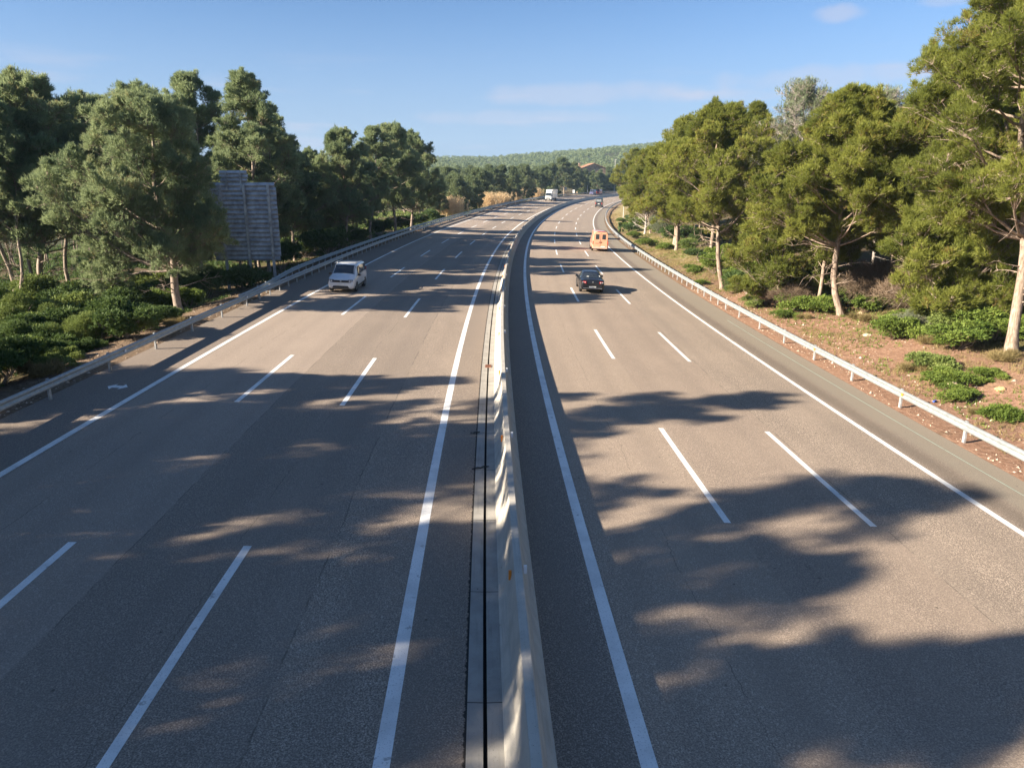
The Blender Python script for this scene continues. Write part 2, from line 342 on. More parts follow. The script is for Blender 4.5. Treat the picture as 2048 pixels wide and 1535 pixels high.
M_ASPH = asphalt('worn asphalt'); M_CONC = concrete('barrier concrete', (.50, .465, .40), 0, .45); M_GUT = concrete('gutter concrete', (.385, .362, .32), 3.1, .5)
M_SLOT = plain('dark slot', (.012, .011, .01), .95); M_PAINT = paint('road paint'); M_GREEN = paint('green survey paint', (.36, .46, .38))
M_SOIL = soil('soil'); M_GALV = plain('galvanised steel', (.33, .355, .355), .5, .4, .14, 6); M_POST = plain('galvanised post', (.45, .46, .46), .5, .4, .2, 5)
M_NL = needles('pine needles shade tint', (.082, .140, .074), (.340, .395, .200), transl=.48)  # bluer needle green, the left stand's shade put into the colour
M_NR = needles('pine needles sun tint', (.070, .100, .020), (.305, .322, .070), transl=.48)  # yellower copy of the needles, sunlight put into the colour
M_NG = needles('pine needles grey', (.10, .135, .07), (.26, .30, .17), transl=.2)
M_NF = needles('far pine needles', (.075, .118, .055), (.235, .275, .135), transl=.38)
M_SH = needles('shrub leaves', (.030, .066, .020), (.130, .185, .055)); M_SHY = needles('light shrub leaves', (.07, .12, .03), (.26, .31, .09))
M_OL = needles('olive leaves', (.10, .12, .07), (.22, .235, .15), transl=.15); M_DRY = needles('dry twigs', (.10, .072, .05), (.27, .20, .14), transl=.1)
M_CANE = needles('dry cane', (.46, .33, .18), (.80, .62, .38), transl=.25); M_GRASS = needles('dry grass', (.10, .085, .035), (.36, .28, .13), transl=.2)
M_HERB = needles('green herbs', (.055, .10, .018), (.21, .27, .055), transl=.25)
M_CACT = needles('cactus pads', (.07, .11, .04), (.16, .20, .07), transl=.05)
M_BARK = bark('pine bark'); M_BARKL = bark('pale pine bark', (.21, .155, .115), (.43, .34, .27)); M_DEAD = bark('dead wood', (.26, .22, .19), (.50, .45, .40))
M_ORANGE = plain('orange reflector', (.75, .24, .03), .35, var=.05); M_WREF = plain('white reflector', (.75, .76, .78), .3, var=.05)

# ------------------------------------------------------------------ ground sheet
def make_ground():
    ux = np.linspace(-1, 1, 440); xs = 42*np.sinh(ux*math.asinh(1500/42))
    uy = np.linspace(-.42, 1, 470); ys = 62*np.sinh(uy*math.asinh(2400/62))
    XX, YY = np.meshgrid(xs, ys); ZZ = ground_z(XX, YY)
    s, t = st_of(XX, YY)
    v = np.stack([XX.ravel(), YY.ravel(), ZZ.ravel()], 1); a, b = XX.shape
    i, j = np.meshgrid(np.arange(a-1), np.arange(b-1), indexing='ij'); q = (i*b+j).ravel()
    f = np.stack([q, q+1, q+b+1, q+b], 1)
    me = mk_mesh('ground', v, f, smooth_=True, uv=np.stack([t, s], 1)); return obj('ground', me, M_SOIL, kind='structure')
make_ground()

# ------------------------------------------------------------------ road
S_ROAD = np.concatenate([np.arange(-70, 120, 1.0), np.arange(120, 420, 2.0), np.arange(420, 880, 5.0)])
def sweep(name, prof, s, mat_, parent=None, uvt=None, smooth_=False, **tags):
    """prof: list of (t,h)"""
    prof = np.array(prof, float); n = len(prof); L = len(s)
    tt = np.tile(prof[:, 0], L); hh = np.tile(prof[:, 1], L); s_ = np.repeat(s, n)
    v = P(s_, tt, hh); u = tt if uvt is None else np.tile(np.array(uvt, float), L)
    i, j = np.meshgrid(np.arange(L-1), np.arange(n-1), indexing='ij'); q = (i*n+j).ravel()
    f = np.stack([q, q+1, q+n+1, q+n], 1)
    return obj(name, mk_mesh(name, v, f, uv=np.stack([u, s_], 1), smooth_=smooth_), mat_, parent, **tags)
road = sweep('road', [(-14.95, -.12), (-14.85, 0), (-12, 0), (-9, 0), (-6, 0), (-3, 0), (-.262, 0)], S_ROAD, M_ASPH, kind='structure')
road2 = sweep('road', [(.9, 0), (3, 0), (6, 0), (9, 0), (12, 0), (15.5, 0), (15.62, -.12)], S_ROAD, M_ASPH, kind='structure')
def line(name, tc_, wd, s0=-60, s1=870, par=None, m=M_PAINT):
    return sweep(name, [(tc_-wd/2, .005), (tc_+wd/2, .005)], S_ROAD[(S_ROAD >= s0) & (S_ROAD <= s1)], m, par)
LI, RI, RW = -1.3865, 2.2402, 3.585
line('edge_line', LI, .23, par=road); line('edge_line', LI-10.8, .21, par=road); line('edge_line', RI, .24, par=road2); line('edge_line', RI+3*RW, .2, par=road2)
line('survey_line', 14.75, .035, 10, 45, road2, M_GREEN)
def dashes(name, tc_, s0, par):
    V = []; F = []; U = []; n = 0
    for k_ in range(-4, 50):
        a = s0+17.1424*k_; ss = np.linspace(a, a+7.08, 6)
        for x in ss:
            V += [P(x, tc_-.085, .005), P(x, tc_+.085, .005)]; U += [(tc_-.085, x), (tc_+.085, x)]
        F += [(n+2*i, n+2*i+1, n+2*i+3, n+2*i+2) for i in range(5)]; n += 12
    return obj(name, mk_mesh(name, V, np.array(F), uv=U), M_PAINT, par)
for t_ in (LI-3.6, LI-7.2): dashes('dashed_lane_line', t_, 6.9413, road)
for t_ in (RI+RW, RI+2*RW): dashes('dashed_lane_line', t_, 15.69, road2)
# small direction arrow painted on the left shoulder
ap = [(-.42, 0), (-.16, .20), (-.16, .08), (.16, .08), (.16, .2), (.42, 0), (.16, -.2), (.16, -.08), (-.16, -.08), (-.16, -.2)]
obj('painted_arrow', mk_mesh('painted_arrow', [P(25.4+b*1.7, -13.25+a*.85, .006) for a, b in ap], [(0, 9, 8, 7, 6, 5, 4, 3, 2, 1)], uv=[(a, b) for a, b in ap]), M_PAINT, road)
# slotted gutter
gut = sweep('drainage_channel', [(-.262, -.03), (-.262, .012), (-.025, .008), (-.025, -.14)], S_ROAD, M_GUT, label='grey concrete slotted drain strip along the left foot of the median barrier', category='drainage channel')
sweep('slab', [(.035, -.14), (.035, .008), (.268, .02)], S_ROAD, M_GUT, gut)
sweep('slot', [(-.025, -.13), (.035, -.13)], S_ROAD, M_SLOT, gut)
# rusty grating over the slot
gr = thing('drain_grate', 'small rusty brown grate set over the slot of the drain strip', 'grate', tuple(P(30.4, .005, .012)), -float(th_at(30.4)))
b = MB()
for i in range(-3, 4): b.box((i*.036, 0, .012), (.016, .42, .022))
b.build('bars', plain('rust', (.28, .11, .06), .85, var=.3), gr)
b = MB(); b.box((0, .215, .01), (.26, .03, .03)).box((0, -.215, .01), (.26, .03, .03)).box((-.125, 0, .009), (.012, .40, .026)).box((.125, 0, .009), (.012, .40, .026)).build('frame', plain('rust frame', (.2, .09, .055), .85), gr)

# median barrier, New Jersey profile
BP = [(.268, 0), (.268, .07), (.30, .10), (.42, .33), (.535, .86), (.55, .90), (.69, .90), (.705, .86), (.82, .33), (.94, .10), (.972, .07), (.972, -.02)]
bar = sweep('median_barrier', BP, S_ROAD, M_CONC, uvt=np.linspace(0, 2.4, len(BP)), label='long pale concrete safety barrier between the two carriageways', category='barrier')
for k_ in range(-1, 38):
    s_ = 11.85+7.42*k_; th = float(th_at(s_))
    o = MB().box((0, 0, 0), (.055, .035, .19)).build('reflector', M_ORANGE, bar); o.location = P(s_, .475, .70); o.rotation_euler = (0, 0, -th)
    o = MB().box((0, 0, 0), (.06, .035, .16)).build('reflector', M_WREF, bar); o.location = P(s_, .755, .82); o.rotation_euler = (0, 0, -th)

# ------------------------------------------------------------------ guard rails
def w_beam(face):             # W profile; face=+1 waves bulge towards +t
    z = [.31, .30, .245, .185, .155, .125, .065, .01, .0]; d = [0, .03, .083, .03, 0, .03, .083, .03, 0]
    return [(face*x, zz) for x, zz in zip(d, z)]
def guard_rail(label, tfun, sa, sb, face, posts, refl, refmat, group=None):
    root = thing('guard_rail', label, 'guard rail', tuple(P(sa, tfun(sa), 0)), 0, group)
    off = np.array(root.location)
    s = np.arange(sa, sb+.01, 2.0); pr = w_beam(face); n = len(pr); L = len(s)
    tb = np.array([tfun(x) for x in s])
    v = np.concatenate([P(np.full(n, s[i]), np.array([tb[i]+p[0] for p in pr]), np.array([.44+p[1] for p in pr])) for i in range(L)])-off
    v2 = np.concatenate([P(np.full(n, s[i]), np.array([tb[i]+p[0]-face*.006 for p in pr]), np.array([.44+p[1] for p in pr])) for i in range(L)])-off
    F = []
    for i in range(L-1):
        for j in range(n-1):
            a = i*n+j; F.append((a, a+1, a+n+1, a+n)); o2 = L*n; F.append((o2+a, o2+a+n, o2+a+n+1, o2+a+1))
    obj('beam', mk_mesh('beam', np.concatenate([v, v2]), F, smooth_=True), M_GALV, root)
    # lap splices every 4 m
    pm = MB(); pm.box((0, 0, .0), (.06, .12, 1.05)).box((.028, 0, 0), (.004, .05, 1.05)); post_me = pm.mesh('post')
    bm_ = MB(); bm_.box((0, 0, 0), (.16, .10, .22)).box((0, 0, .0), (.10, .14, .05)); blk = bm_.mesh('spacer')
    cnt = 0
    for sp_ in posts:
        if sp_ > sb: break
        t_ = tfun(sp_)-face*.16; h_ = -.5+.70+ .0
        o = obj('post', post_me, M_POST, root); p = P(sp_, t_, .20)-off; o.location = p; o.rotation_euler = (0, 0, -float(th_at(sp_))); cnt += 1
        if cnt >= 98: break
    cnt = 0
    for sp_ in posts:
        if sp_ > sb or cnt > 40: break
        o = obj('spacer', blk, M_POST, root); o.location = P(sp_, tfun(sp_)-face*.07, .595)-off; o.rotation_euler = (0, 0, -float(th_at(sp_))); cnt += 1
    rm = MB().box((0, 0, 0), (.03, .11, .10)).mesh('reflector')
    for sr in refl:
        o = obj('reflector', rm, refmat, root); o.location = P(sr, tfun(sr)+face*.05, .595)-off; o.rotation_euler = (0, 0, -float(th_at(sr)))
    return root
near = list(np.arange(-19.3, 37, 4.0))
guard_rail('long galvanised steel guard rail along the left shoulder, its posts beside the asphalt', lambda s: -14.42, -22, 420, 1, list(np.arange(-18.7, 44, 3.85))+list(np.arange(45.2, 150, 2.0))+list(np.arange(152, 400, 5)), [28.4, 42.5, 56.5, 70, 84, 98, 112], M_WREF)
guard_rail('second galvanised guard rail just behind the left one, starting in front of the big sign', lambda s: -14.75-1.0*float(smooth((s-43)/16.)), 42, 300, 1, list(np.arange(46.2, 150, 2.0))+list(np.arange(152, 300, 4)), [62, 90], M_WREF)
guard_rail('long galvanised steel guard rail along the right shoulder at the foot of the red bank', lambda s: 15.78, -22, 420, -1, list(np.arange(-17.6, 48, 4.0))+list(np.arange(49.5, 130, 2.0))+list(np.arange(132, 420, 5)), [26.0, 34.0, 58, 82], M_ORANGE)

# ------------------------------------------------------------------ trees
def tube_np(paths, n=5):
    """many tapered tubes -> verts, quads"""
    V = []; F = []; o = 0
    an = np.arange(n)/n*2*np.pi; ca, sa = np.cos(an), np.sin(an)
    for pts, rad in paths:
        pts = np.asarray(pts, float); rad = np.asarray(rad, float); L = len(pts)
        T = np.gradient(pts, axis=0); T /= np.linalg.norm(T, axis=1)[:, None]+1e-9
        ref = np.array([0, 0, 1.]) if abs(T[:, 2]).mean() < .8 else np.array([1., 0, 0])
        A = np.cross(T, ref); A /= np.linalg.norm(A, axis=1)[:, None]+1e-9; B = np.cross(T, A)
        V.append((pts[:, None]+rad[:, None, None]*(ca[None, :, None]*A[:, None]+sa[None, :, None]*B[:, None])).reshape(-1, 3))
        i, j = np.meshgrid(np.arange(L-1), np.arange(n), indexing='ij'); i = i.ravel(); j = j.ravel()
        F.append(np.stack([o+i*n+j, o+i*n+(j+1) % n, o+(i+1)*n+(j+1) % n, o+(i+1)*n+j], 1)); o += L*n
    return np.concatenate(V), np.concatenate(F)
def unit(v): return v/(np.linalg.norm(v, axis=-1, keepdims=True)+1e-9)
def blades(r, C, D, per, length, width, spread, tint, lenvar=.35):
    """triangular blades: C (n,3) tuft centres, D (n,3) directions"""
    n = len(C)*per
    c = np.repeat(C, per, 0)+r.normal(0, .03, (n, 3)); d = unit(np.repeat(unit(D), per, 0)+r.normal(0, spread, (n, 3)))
    ln = length*(1+r.uniform(-lenvar, lenvar, n))[:, None]; sd = unit(np.cross(d, r.normal(0, 1, (n, 3))))*width/2
    v = np.stack([c-sd, c+sd, c+d*ln], 1).reshape(-1, 3); f = np.arange(n*3).reshape(-1, 3)
    t = np.repeat(np.clip(np.repeat(tint, per)+r.normal(0, .05, n), 0, 1), 3); return v, f, t
PROTO = {}
def pine(key, seed, H, cb, Rc, nl=20, u0=.35, per=5, tuft=26, rc=.5, ll=.19, lw=.036, lean=0., rt=.2, dead=8, twigs=1.0, one=None, lobe=.34, bot=.55, pw=.55, sparse=0., ncl=13, low_bough=None, stray=.4):
    """one seeded Aleppo pine: trunk mesh (with limbs) and crown mesh, the crown built of rounded lobes on a lumpy dome"""
    r = np.random.default_rng(seed)
    nz = 14; z = np.linspace(-.4, H*.95, nz); ph = r.uniform(0, 6.28, 4); k_ = z/H
    tx = lean*H*np.clip(k_, 0, 1)**1.5+.028*H*(np.sin(k_*5+ph[0])-np.sin(ph[0]))+.012*H*np.sin(k_*13+ph[1]); ty = .022*H*(np.sin(k_*4.3+ph[2])-np.sin(ph[2]))
    tr = rt*np.clip(1.15-k_*1.05, .08, 2)**.9; tr[0] *= 1.45
    paths = [(np.stack([tx, ty, z], 1), tr)]
    def tpos(h): return np.array([np.interp(h, z, tx), np.interp(h, z, ty), h])
    lobes = []
    for i in range(nl):
        u = ((i+r.uniform(.15, .85))/nl)**.92; az = i*2.39996+r.normal(0, .4)
        pr = (1-abs((u-u0)/(1-u0))**2)**pw if u > u0 else 1-(1-bot)*((u0-u)/u0)**1.6
        L = Rc*max(pr, .12)*r.uniform(.6, 1.0)
        if one is not None: L *= 1+.38*math.cos(az-one)
        lobes.append((u, az, L, Rc*lobe*r.uniform(.75, 1.25)*(.8+.3*(1-u))))
        if r.random() < .5: lobes.append((min(u+.03, .97), az+1.6, L*.35, Rc*lobe*.9))
    if low_bough: lobes.append(low_bough)
    CC = []; CD = []; CT = []; RS = []
    for (u, az, L, lr) in lobes:
        h = cb+(H-cb)*u; c = tpos(h)*[1, 1, 0]+np.array([math.cos(az)*L, math.sin(az)*L, min(h, H-lr*.8)])
        hs = max(cb*.85, h-L*r.uniform(.35, .8)-.3); p0 = tpos(hs); q = np.linspace(0, 1, 6)
        pts = p0*(1-q[:, None])+c*q[:, None]; pts[:, 2] = hs+(c[2]-hs)*q**1.5; pts += np.cumsum(r.normal(0, .03*L, (6, 3)), 0)*q[:, None]
        r0 = max(.022, rt*.40*min(1, L/Rc+.25)*(1-.5*u)); paths.append((pts, r0*np.linspace(1, .3, 6)))
        bt = r.uniform(.15, .85); m = int(ncl*(lr/(Rc*lobe))**1.5)+4; out = unit(np.array([math.cos(az), math.sin(az), .25+u]))
        for j in range(m):
            d = unit(r.normal(0, 1, 3)+out*.55+np.array([0, 0, .25])); e = pts[-1]+d*lr*r.uniform(.45, 1.05)*np.array([1, 1, .82]); s0 = pts[-1-(j % 3)]
            mid = (s0+e)/2+r.normal(0, .07, 3); paths.append((np.array([s0, mid, e]), np.array([r0*.3, r0*.2, .008])))
            CC.append(e); CD.append(d); CT.append(np.clip(bt+r.normal(0, .12)+.12*d[2], 0, .94)); RS.append(1.0)
            if stray and r.random() < stray:
                e2 = e+unit(d+r.normal(0, .35, 3)+np.array([0, 0, .55]))*lr*r.uniform(.3, .65); paths.append((np.array([e, (e+e2)/2, e2]), np.array([.016, .012, .006]))); CC += [e2, (e+e2)/2]; CD += [unit(e2-e)]*2; CT += [CT[-1]]*2; RS += [.42, .5]
            if j % 2: CC.append(mid+r.normal(0, .15, 3)); CD.append(d); CT.append(np.clip(bt-.1+r.normal(0, .1), 0, .94)); RS.append(1.0)
    CC = np.array(CC); CD = np.array(CD); CT = np.array(CT); RS = np.array(RS)
    CT[r.random(len(CT)) < .02] = .99
    if sparse: kp = r.random(len(CC)) > sparse; CC, CD, CT, RS = CC[kp], CD[kp], CT[kp], RS[kp]
    n = len(CC); rad = rc*r.uniform(.55, 1.25, n)*RS
    dv = unit(r.normal(0, 1, (n, tuft, 3))); dv[..., 2] = np.where(dv[..., 2] < -.5, -dv[..., 2], dv[..., 2])
    T_ = CC[:, None]+dv*(r.uniform(.2, 1, (n, tuft, 1))**.6)*rad[:, None, None]*np.array([.95, .95, 1.1])
    Dd = dv+CD[:, None]*.4+np.array([0, 0, .95])
    tt = np.repeat(CT, tuft)+r.normal(0, .06, n*tuft)
    cv, cf, ct = blades(r, T_.reshape(-1, 3), Dd.reshape(-1, 3), per, ll, lw, .42, tt)
    for i in range(dead):
        h = cb*r.uniform(.35, 1.1); az = r.uniform(0, 6.28); L = Rc*r.uniform(.25, .7); el = r.uniform(-.05, .45)
        d0 = np.array([math.cos(az)*math.cos(el), math.sin(az)*math.cos(el), math.sin(el)]); q = np.linspace(0, 1, 5)
        pts = tpos(h)+d0*L*q[:, None]+np.cumsum(r.normal(0, .05*L, (5, 3)), 0)*q[:, None]; paths.append((pts, rt*.17*np.linspace(1, .15, 5)))
        for j in range(6):
            a = r.uniform(.25, 1); pa = np.array([np.interp(a, q, pts[:, c]) for c in range(3)]); e = pa+unit(d0+r.normal(0, .5, 3))*L*r.uniform(.15, .4)
            paths.append((np.array([pa, (pa+e)/2+r.normal(0, .04, 3), e]), np.array([.014, .01, .004])))
    wv, wf = tube_np(paths, 6)
    if twigs:
        nt_ = max(1, int(5*twigs)); st_ = np.repeat(CC, nt_, 0)-np.repeat(CD, nt_, 0)*.25
        en = np.repeat(CC, nt_, 0)+unit(r.normal(0, 1, (n*nt_, 3))*np.array([1, 1, .6])+np.array([0, 0, .4]))*np.repeat(rad, nt_)[:, None]*.95
        sd = unit(np.cross(en-st_, r.normal(0, 1, en.shape)))*.011
        q4 = np.stack([st_-sd, st_+sd, en+sd*.3, en-sd*.3], 1).reshape(-1, 3)
        wf = np.concatenate([wf, np.arange(len(q4)).reshape(-1, 4)+len(wv)]); wv = np.concatenate([wv, q4])
    tm = mk_mesh('trunk', wv, wf, smooth_=True); cm = mk_mesh('crown', cv, cf, attrs={'tint': ct})
    PROTO[key] = (tm, cm); return tm, cm
pine('A', 11, 12.4, 3.2, 4.7, nl=36, u0=.28, tuft=34, per=6, rc=.50, ll=.19, lw=.030, rt=.22, dead=10, one=math.pi*.95, ncl=13, lobe=.25, pw=.75, low_bough=(-.12, math.pi*.97, 4.3, 1.4))
pine('B', 12, 15.5, 6.6, 2.9, nl=32, u0=.25, tuft=28, rc=.44, rt=.15, dead=16, pw=1.2, lobe=.26, ncl=10)
pine('B2', 13, 15.5, 7.2, 2.6, nl=28, u0=.2, tuft=26, rc=.42, rt=.13, dead=18, lean=.04, pw=1.4, lobe=.27, ncl=9)
pine('C', 14, 11.0, 3.2, 3.5, nl=36, u0=.32, tuft=28, rc=.44, rt=.14, dead=12, lobe=.25, ncl=10, pw=.95)
pine('C2', 15, 11.0, 2.6, 3.4, nl=36, u0=.28, tuft=28, rc=.44, rt=.13, dead=10, lean=-.03, lobe=.25, ncl=10, pw=1.1)
pine('E', 16, 12.2, 4.8, 4.2, nl=44, u0=.25, tuft=32, per=6, rc=.44, ll=.19, lw=.030, rt=.18, dead=9, lean=-.01, ncl=12, pw=.9, lobe=.24)
pine('F', 17, 18.0, 6.3, 5.0, nl=56, u0=.22, tuft=30, per=6, rc=.44, ll=.19, lw=.026, rt=.24, dead=14, ncl=13, pw=.85, lobe=.23)
pine('T', 24, 12.0, 4.6, 3.8, nl=38, u0=.28, tuft=29, rc=.43, ll=.19, lw=.030, rt=.15, dead=9, pw=.8, lobe=.25, ncl=11)
pine('S', 18, 14.0, 4.5, 4.0, nl=34, u0=.4, tuft=11, per=4, rc=.6, ll=.19, lw=.030, rt=.13, dead=10, twigs=3.0, sparse=.2, lobe=.26, ncl=10, pw=.8)
pine('Q', 25, 15.0, 5.0, 3.2, nl=26, u0=.3, tuft=22, rc=.44, rt=.15, dead=6, pw=.8, lobe=.25, ncl=8, sparse=.15)
pine('Y', 19, 6.5, .8, 2.6, nl=22, u0=.3, tuft=24, rc=.38, ll=.2, lw=.032, rt=.08, dead=12, pw=.9, lobe=.28, ncl=8)
pine('Rnd', 20, 9.0, 2.9, 2.5, nl=26, u0=.4, tuft=28, rc=.46, rt=.13, dead=3)
pine('L1', 21, 10.5, 1.2, 3.4, nl=22, u0=.3, tuft=18, per=3, rc=.62, ll=.4, lw=.10, rt=.16, dead=0, twigs=0, lobe=.28, ncl=9, pw=.8)
pine('L2', 22, 11.5, 1.8, 3.0, nl=22, u0=.25, tuft=18, per=3, rc=.62, ll=.4, lw=.10, rt=.16, dead=0, twigs=0, lobe=.28, ncl=9, pw=.9)
pine('L3', 23, 9.5, .8, 3.8, nl=22, u0=.35, tuft=18, per=3, rc=.7, ll=.42, lw=.11, rt=.18, dead=0, twigs=0, lobe=.28, ncl=9)
PH = dict(Q=15, T=12, A=12.4, B=15.5, B2=15.5, C=11, C2=11, E=12.2, F=18, S=14, Y=6.5, Rnd=9, L1=10.5, L2=11.5, L3=9.5)
MATV = {}
def variant(key, mname):           # the same mesh with another needle / bark material
    kk = (key, mname)
    if kk not in MATV:
        tm, cm = PROTO[key]
        tb, nd = {'L': (M_BARK, M_NL), 'R': (M_BARKL, M_NR), 'G': (M_DEAD, M_NG), 'V': (M_BARK, M_NF)}[mname]
        t2, c2 = tm.copy(), cm.copy(); t2.materials.clear(); c2.materials.clear(); t2.materials.append(tb); c2.materials.append(nd); MATV[kk] = (t2, c2)
    return MATV[kk]
def tree(key, mname, x, y, h, label, group=None, rz=None, wide=1.0, zoff=0.0, tilt=None):
    if y > 150:                   # a gap in the far trees lets the sun reach the road by the lorry
        for lx, ly in ((12., 270.), (12., 262.)):
            dx, dy = lx-x, ly-y; al = dx*.94+dy*.342; pp = dx*.342-dy*.94
            if 3 < al < 2.3*h and abs(pp) < 7: y += (7-abs(pp)+1)*(1 if pp > 0 else -1)
    tm, cm = variant(key, mname); z0 = gz(x, y)+zoff
    s_ = (h)/PH[key]
    t = thing('pine_tree', label, 'tree', (x, y, z0-.05), rng.uniform(0, 6.28) if rz is None else rz, group)
    t.scale = (s_*wide, s_*wide, s_)
    t.rotation_euler = (Matrix.Rotation(rng.normal(0, .03) if tilt is None else tilt, 3, 'Y') @ Matrix.Rotation(rng.normal(0, .03), 3, 'X') @ Matrix.Rotation(t.rotation_euler.z, 3, 'Z')).to_euler()
    a = obj('trunk', tm, None, t); b_ = obj('crown', cm, None, t); return t
def clear_y(u, y, m=19.5):    # far off, step back along the sight line until clear of the road
    if y > 120:
        for _ in range(80):
            t_ = st_of(at_px(u, y), y)[1][0]
            if (t_ < -m) if u < 1205 else (t_ < -m or t_ > m): break
            y += 3
    return y
def tree_px(key, mname, u, y, vtop, label, group=None, rz=None, wide=1.0, tilt=None):
    y = clear_y(u, y, 21); x = at_px(u, y); z0 = gz(x, y); h = top_z(vtop, y)-z0
    return tree(key, mname, x, y, max(h, 2), label, group, rz, wide, tilt=tilt)

# --- left side, named trees
tree_px('A', 'L', 352, 42.5, 196, 'big spreading roadside pine left of the sign, one low bough hanging over the shrubs', rz=0.0)
tree_px('B', 'L', 22, 47, 160, 'tall dark pine with a thick trunk at the left edge of the photo', rz=1.0)
tree_px('B2', 'L', 62, 52, 196, 'slim spiky-topped pine, second from the left edge', rz=2.0)
tree_px('B', 'L', 132, 56, 190, 'tall rounded dark pine between the left edge and the big spreading pine', rz=4.0)
tree_px('C', 'L', 200, 60, 195, 'broad greenish pine just behind the left flank of the big spreading pine', rz=.5, wide=1.1)
tree_px('C2', 'L', 300, 64, 182, 'broad pine whose top shows straight above the big spreading pine', wide=1.15)
tree_px('B', 'L', 402, 62, 148, 'tallest pine of the left stand, pointed top above the big spreading pine', rz=3.3, wide=1.1)
tree_px('B2', 'L', 492, 60, 150, 'tall pine with a narrow forked top directly above the metal sign back', rz=5.1, wide=1.15)
tree_px('B', 'L', 535, 68, 212, 'dark pine behind the right edge of the metal sign back', rz=2.2, wide=1.1)
tree_px('C', 'L', 586, 78, 284, 'dark round pine right of the sign, sloping down the left skyline', rz=1.2)
tree_px('C2', 'L', 630, 90, 304, 'lowest dark pine in the dip of the left skyline', rz=.2)
tree_px('C', 'L', 692, 84, 262, 'sunlit pine with a bare grey trunk standing alone behind the left guard rail', rz=.9, wide=.95)
tree_px('B', 'L', 741, 96, 252, 'pine with a leaning pale trunk, second from the left in the middle clump', rz=2.9, wide=1.15)
tree_px('C', 'L', 792, 104, 253, 'highest dark crown of the middle clump left of the road', rz=4.0)
tree_px('C2', 'L', 822, 114, 268, 'shaded pine on the right flank of the middle clump', rz=1.5)
tree_px('B2', 'L', 846, 128, 292, 'last dark pine at the right end of the middle clump, beside the open valley', rz=2.5, wide=1.2)
# stand behind them, down to the trees outside the frame that shade the road
LG = 'pines of the dense left stand'
for x_, y_, h_, k_, l_ in ((-27.5, 50.5, 13.5, 'B', 'added shade pine just left of the metal sign back, behind the big spreading pine'), (-32, 49, 14.5, 'C', 'taller added shade pine further left behind the big spreading pine'), (-24.5, 52, 10.5, 'C2', 'low shaded pine, added to shade the sign, whose crown touches the left edge of the metal sign back')): tree(k_, 'L', x_, y_, h_, l_, 'pines added to shade the sign')  # pines added on the sun side so the sign falls in shade
for i in range(96):
    y = rng.uniform(34, 124); x = -rng.uniform(24, 60)-max(0, (60-y))*.25-(3 if y > 95 else 0)
    if i >= 70: y = rng.uniform(78, 128); x = -rng.uniform(23.5, 36)
    h = (rng.uniform(8.5, 12.5) if y < 95 else rng.uniform(8, 10.5))-max(0, -34-x)*.1
    u_ = 1024+FPX*x/(y*.965+1.4)
    vlim = np.interp(u_, [0, 200, 400, 500, 560, 600, 660, 700, 760, 850, 900], [205, 210, 180, 190, 235, 300, 320, 290, 278, 335, 350])
    h = min(h, top_z(vlim, y)-gz(x, y))
    if h < 4: continue
    tree(['B', 'C2', 'C', 'C2'][i % 4] if u_ > 350 else ['B', 'B2'][i % 2], 'L', x, y, h, 'shaded pine deep in the dense stand left of the road, behind the front row', LG)
for i, (x, y, h, k_) in enumerate([(-20, 17.2, 14.2, 'Q'), (-24.5, 11.0, 13.0, 'S'), (-21, 6.5, 15.5, 'Q'), (-26, 2.0, 15.5, 'Q'), (-20.5, 1.0, 14.5, 'B'), (-20, 4.5, 8.0, 'B'), (-22.5, 1.8, 12.0, 'S'), (-21, -4.5, 14.0, 'B'), (-23, -9.5, 15.0, 'B'), (-31, 9, 15.0, 'S'), (-27.5, -4.5, 15.0, 'B'),
                                   (-25, 19.8, 11.5, 'B'), (-23, -15, 14, 'B2'), (-34, 20, 12, 'S'), (-33, 3, 16, 'Q'), (-19.0, 16.5, 6.5, 'Y'), (-20.0, 12.3, 7.0, 'Y'), (-21.5, 22.5, 7.5, 'C2'), (-28, 15.0, 12.0, 'S')]):
    tree(k_, 'L', x, y, h, 'tall pine beside the overpass, outside the left edge of the photo', 'pines beside the overpass on the left')
for i in range(9):
    y = rng.uniform(-6, 30); x = -rng.uniform(42, 62)
    tree(['B', 'C', 'B2', 'C2'][i % 4], 'L', x, y, rng.uniform(8, 12), 'tall pine beside the overpass, outside the left edge of the photo', 'pines beside the overpass on the left')

# --- right side, named trees
tree_px('E', 'R', 1689, 43.5, 186, 'sunlit olive-green pine with a pale trunk and broken side branches on the red bank', rz=0.3, wide=1.0, tilt=-.12)
tree_px('Rnd', 'R', 1641, 46.0, 300, 'slim pale-trunked pine just left of the olive-green pine with broken branches', rz=2.0, wide=.85)
tree_px('F', 'R', 2040, 31.0, -150, 'towering pine at the right edge of the photo with a bare pale trunk', rz=1.6, wide=1.0, tilt=-.10)
tree_px('T', 'R', 1448, 58.5, 212, 'full-crowned pine on a forked pale trunk, first right of the cut trunk pair', rz=.3, wide=1.0)
tree_px('T', 'R', 1420, 73, 240, 'pine with a kinked pale trunk, half behind its full-crowned neighbour', rz=1.4, wide=1.1)
tree_px('C2', 'R', 1352, 88, 243, 'dark green pine behind the cut bare trunk beside the right guard rail', rz=2.2, wide=1.1)
tree_px('S', 'G', 1580, 64, 170, 'thin grey-green pine with the sky showing through its top, behind the sunlit pines', rz=.8, wide=.9)
tree_px('S', 'G', 1742, 56, 183, 'thin grey-green pine peeping out right of the olive-green pine', rz=3.1, wide=.8)
tree_px('B', 'R', 1500, 78, 205, 'tall green pine in the second row behind the full-crowned pine', rz=4.1)
tree_px('C2', 'R', 1300, 120, 300, 'dark pine at the left end of the right-hand trees, above the bleached dead tree', rz=3.0, wide=1.1)
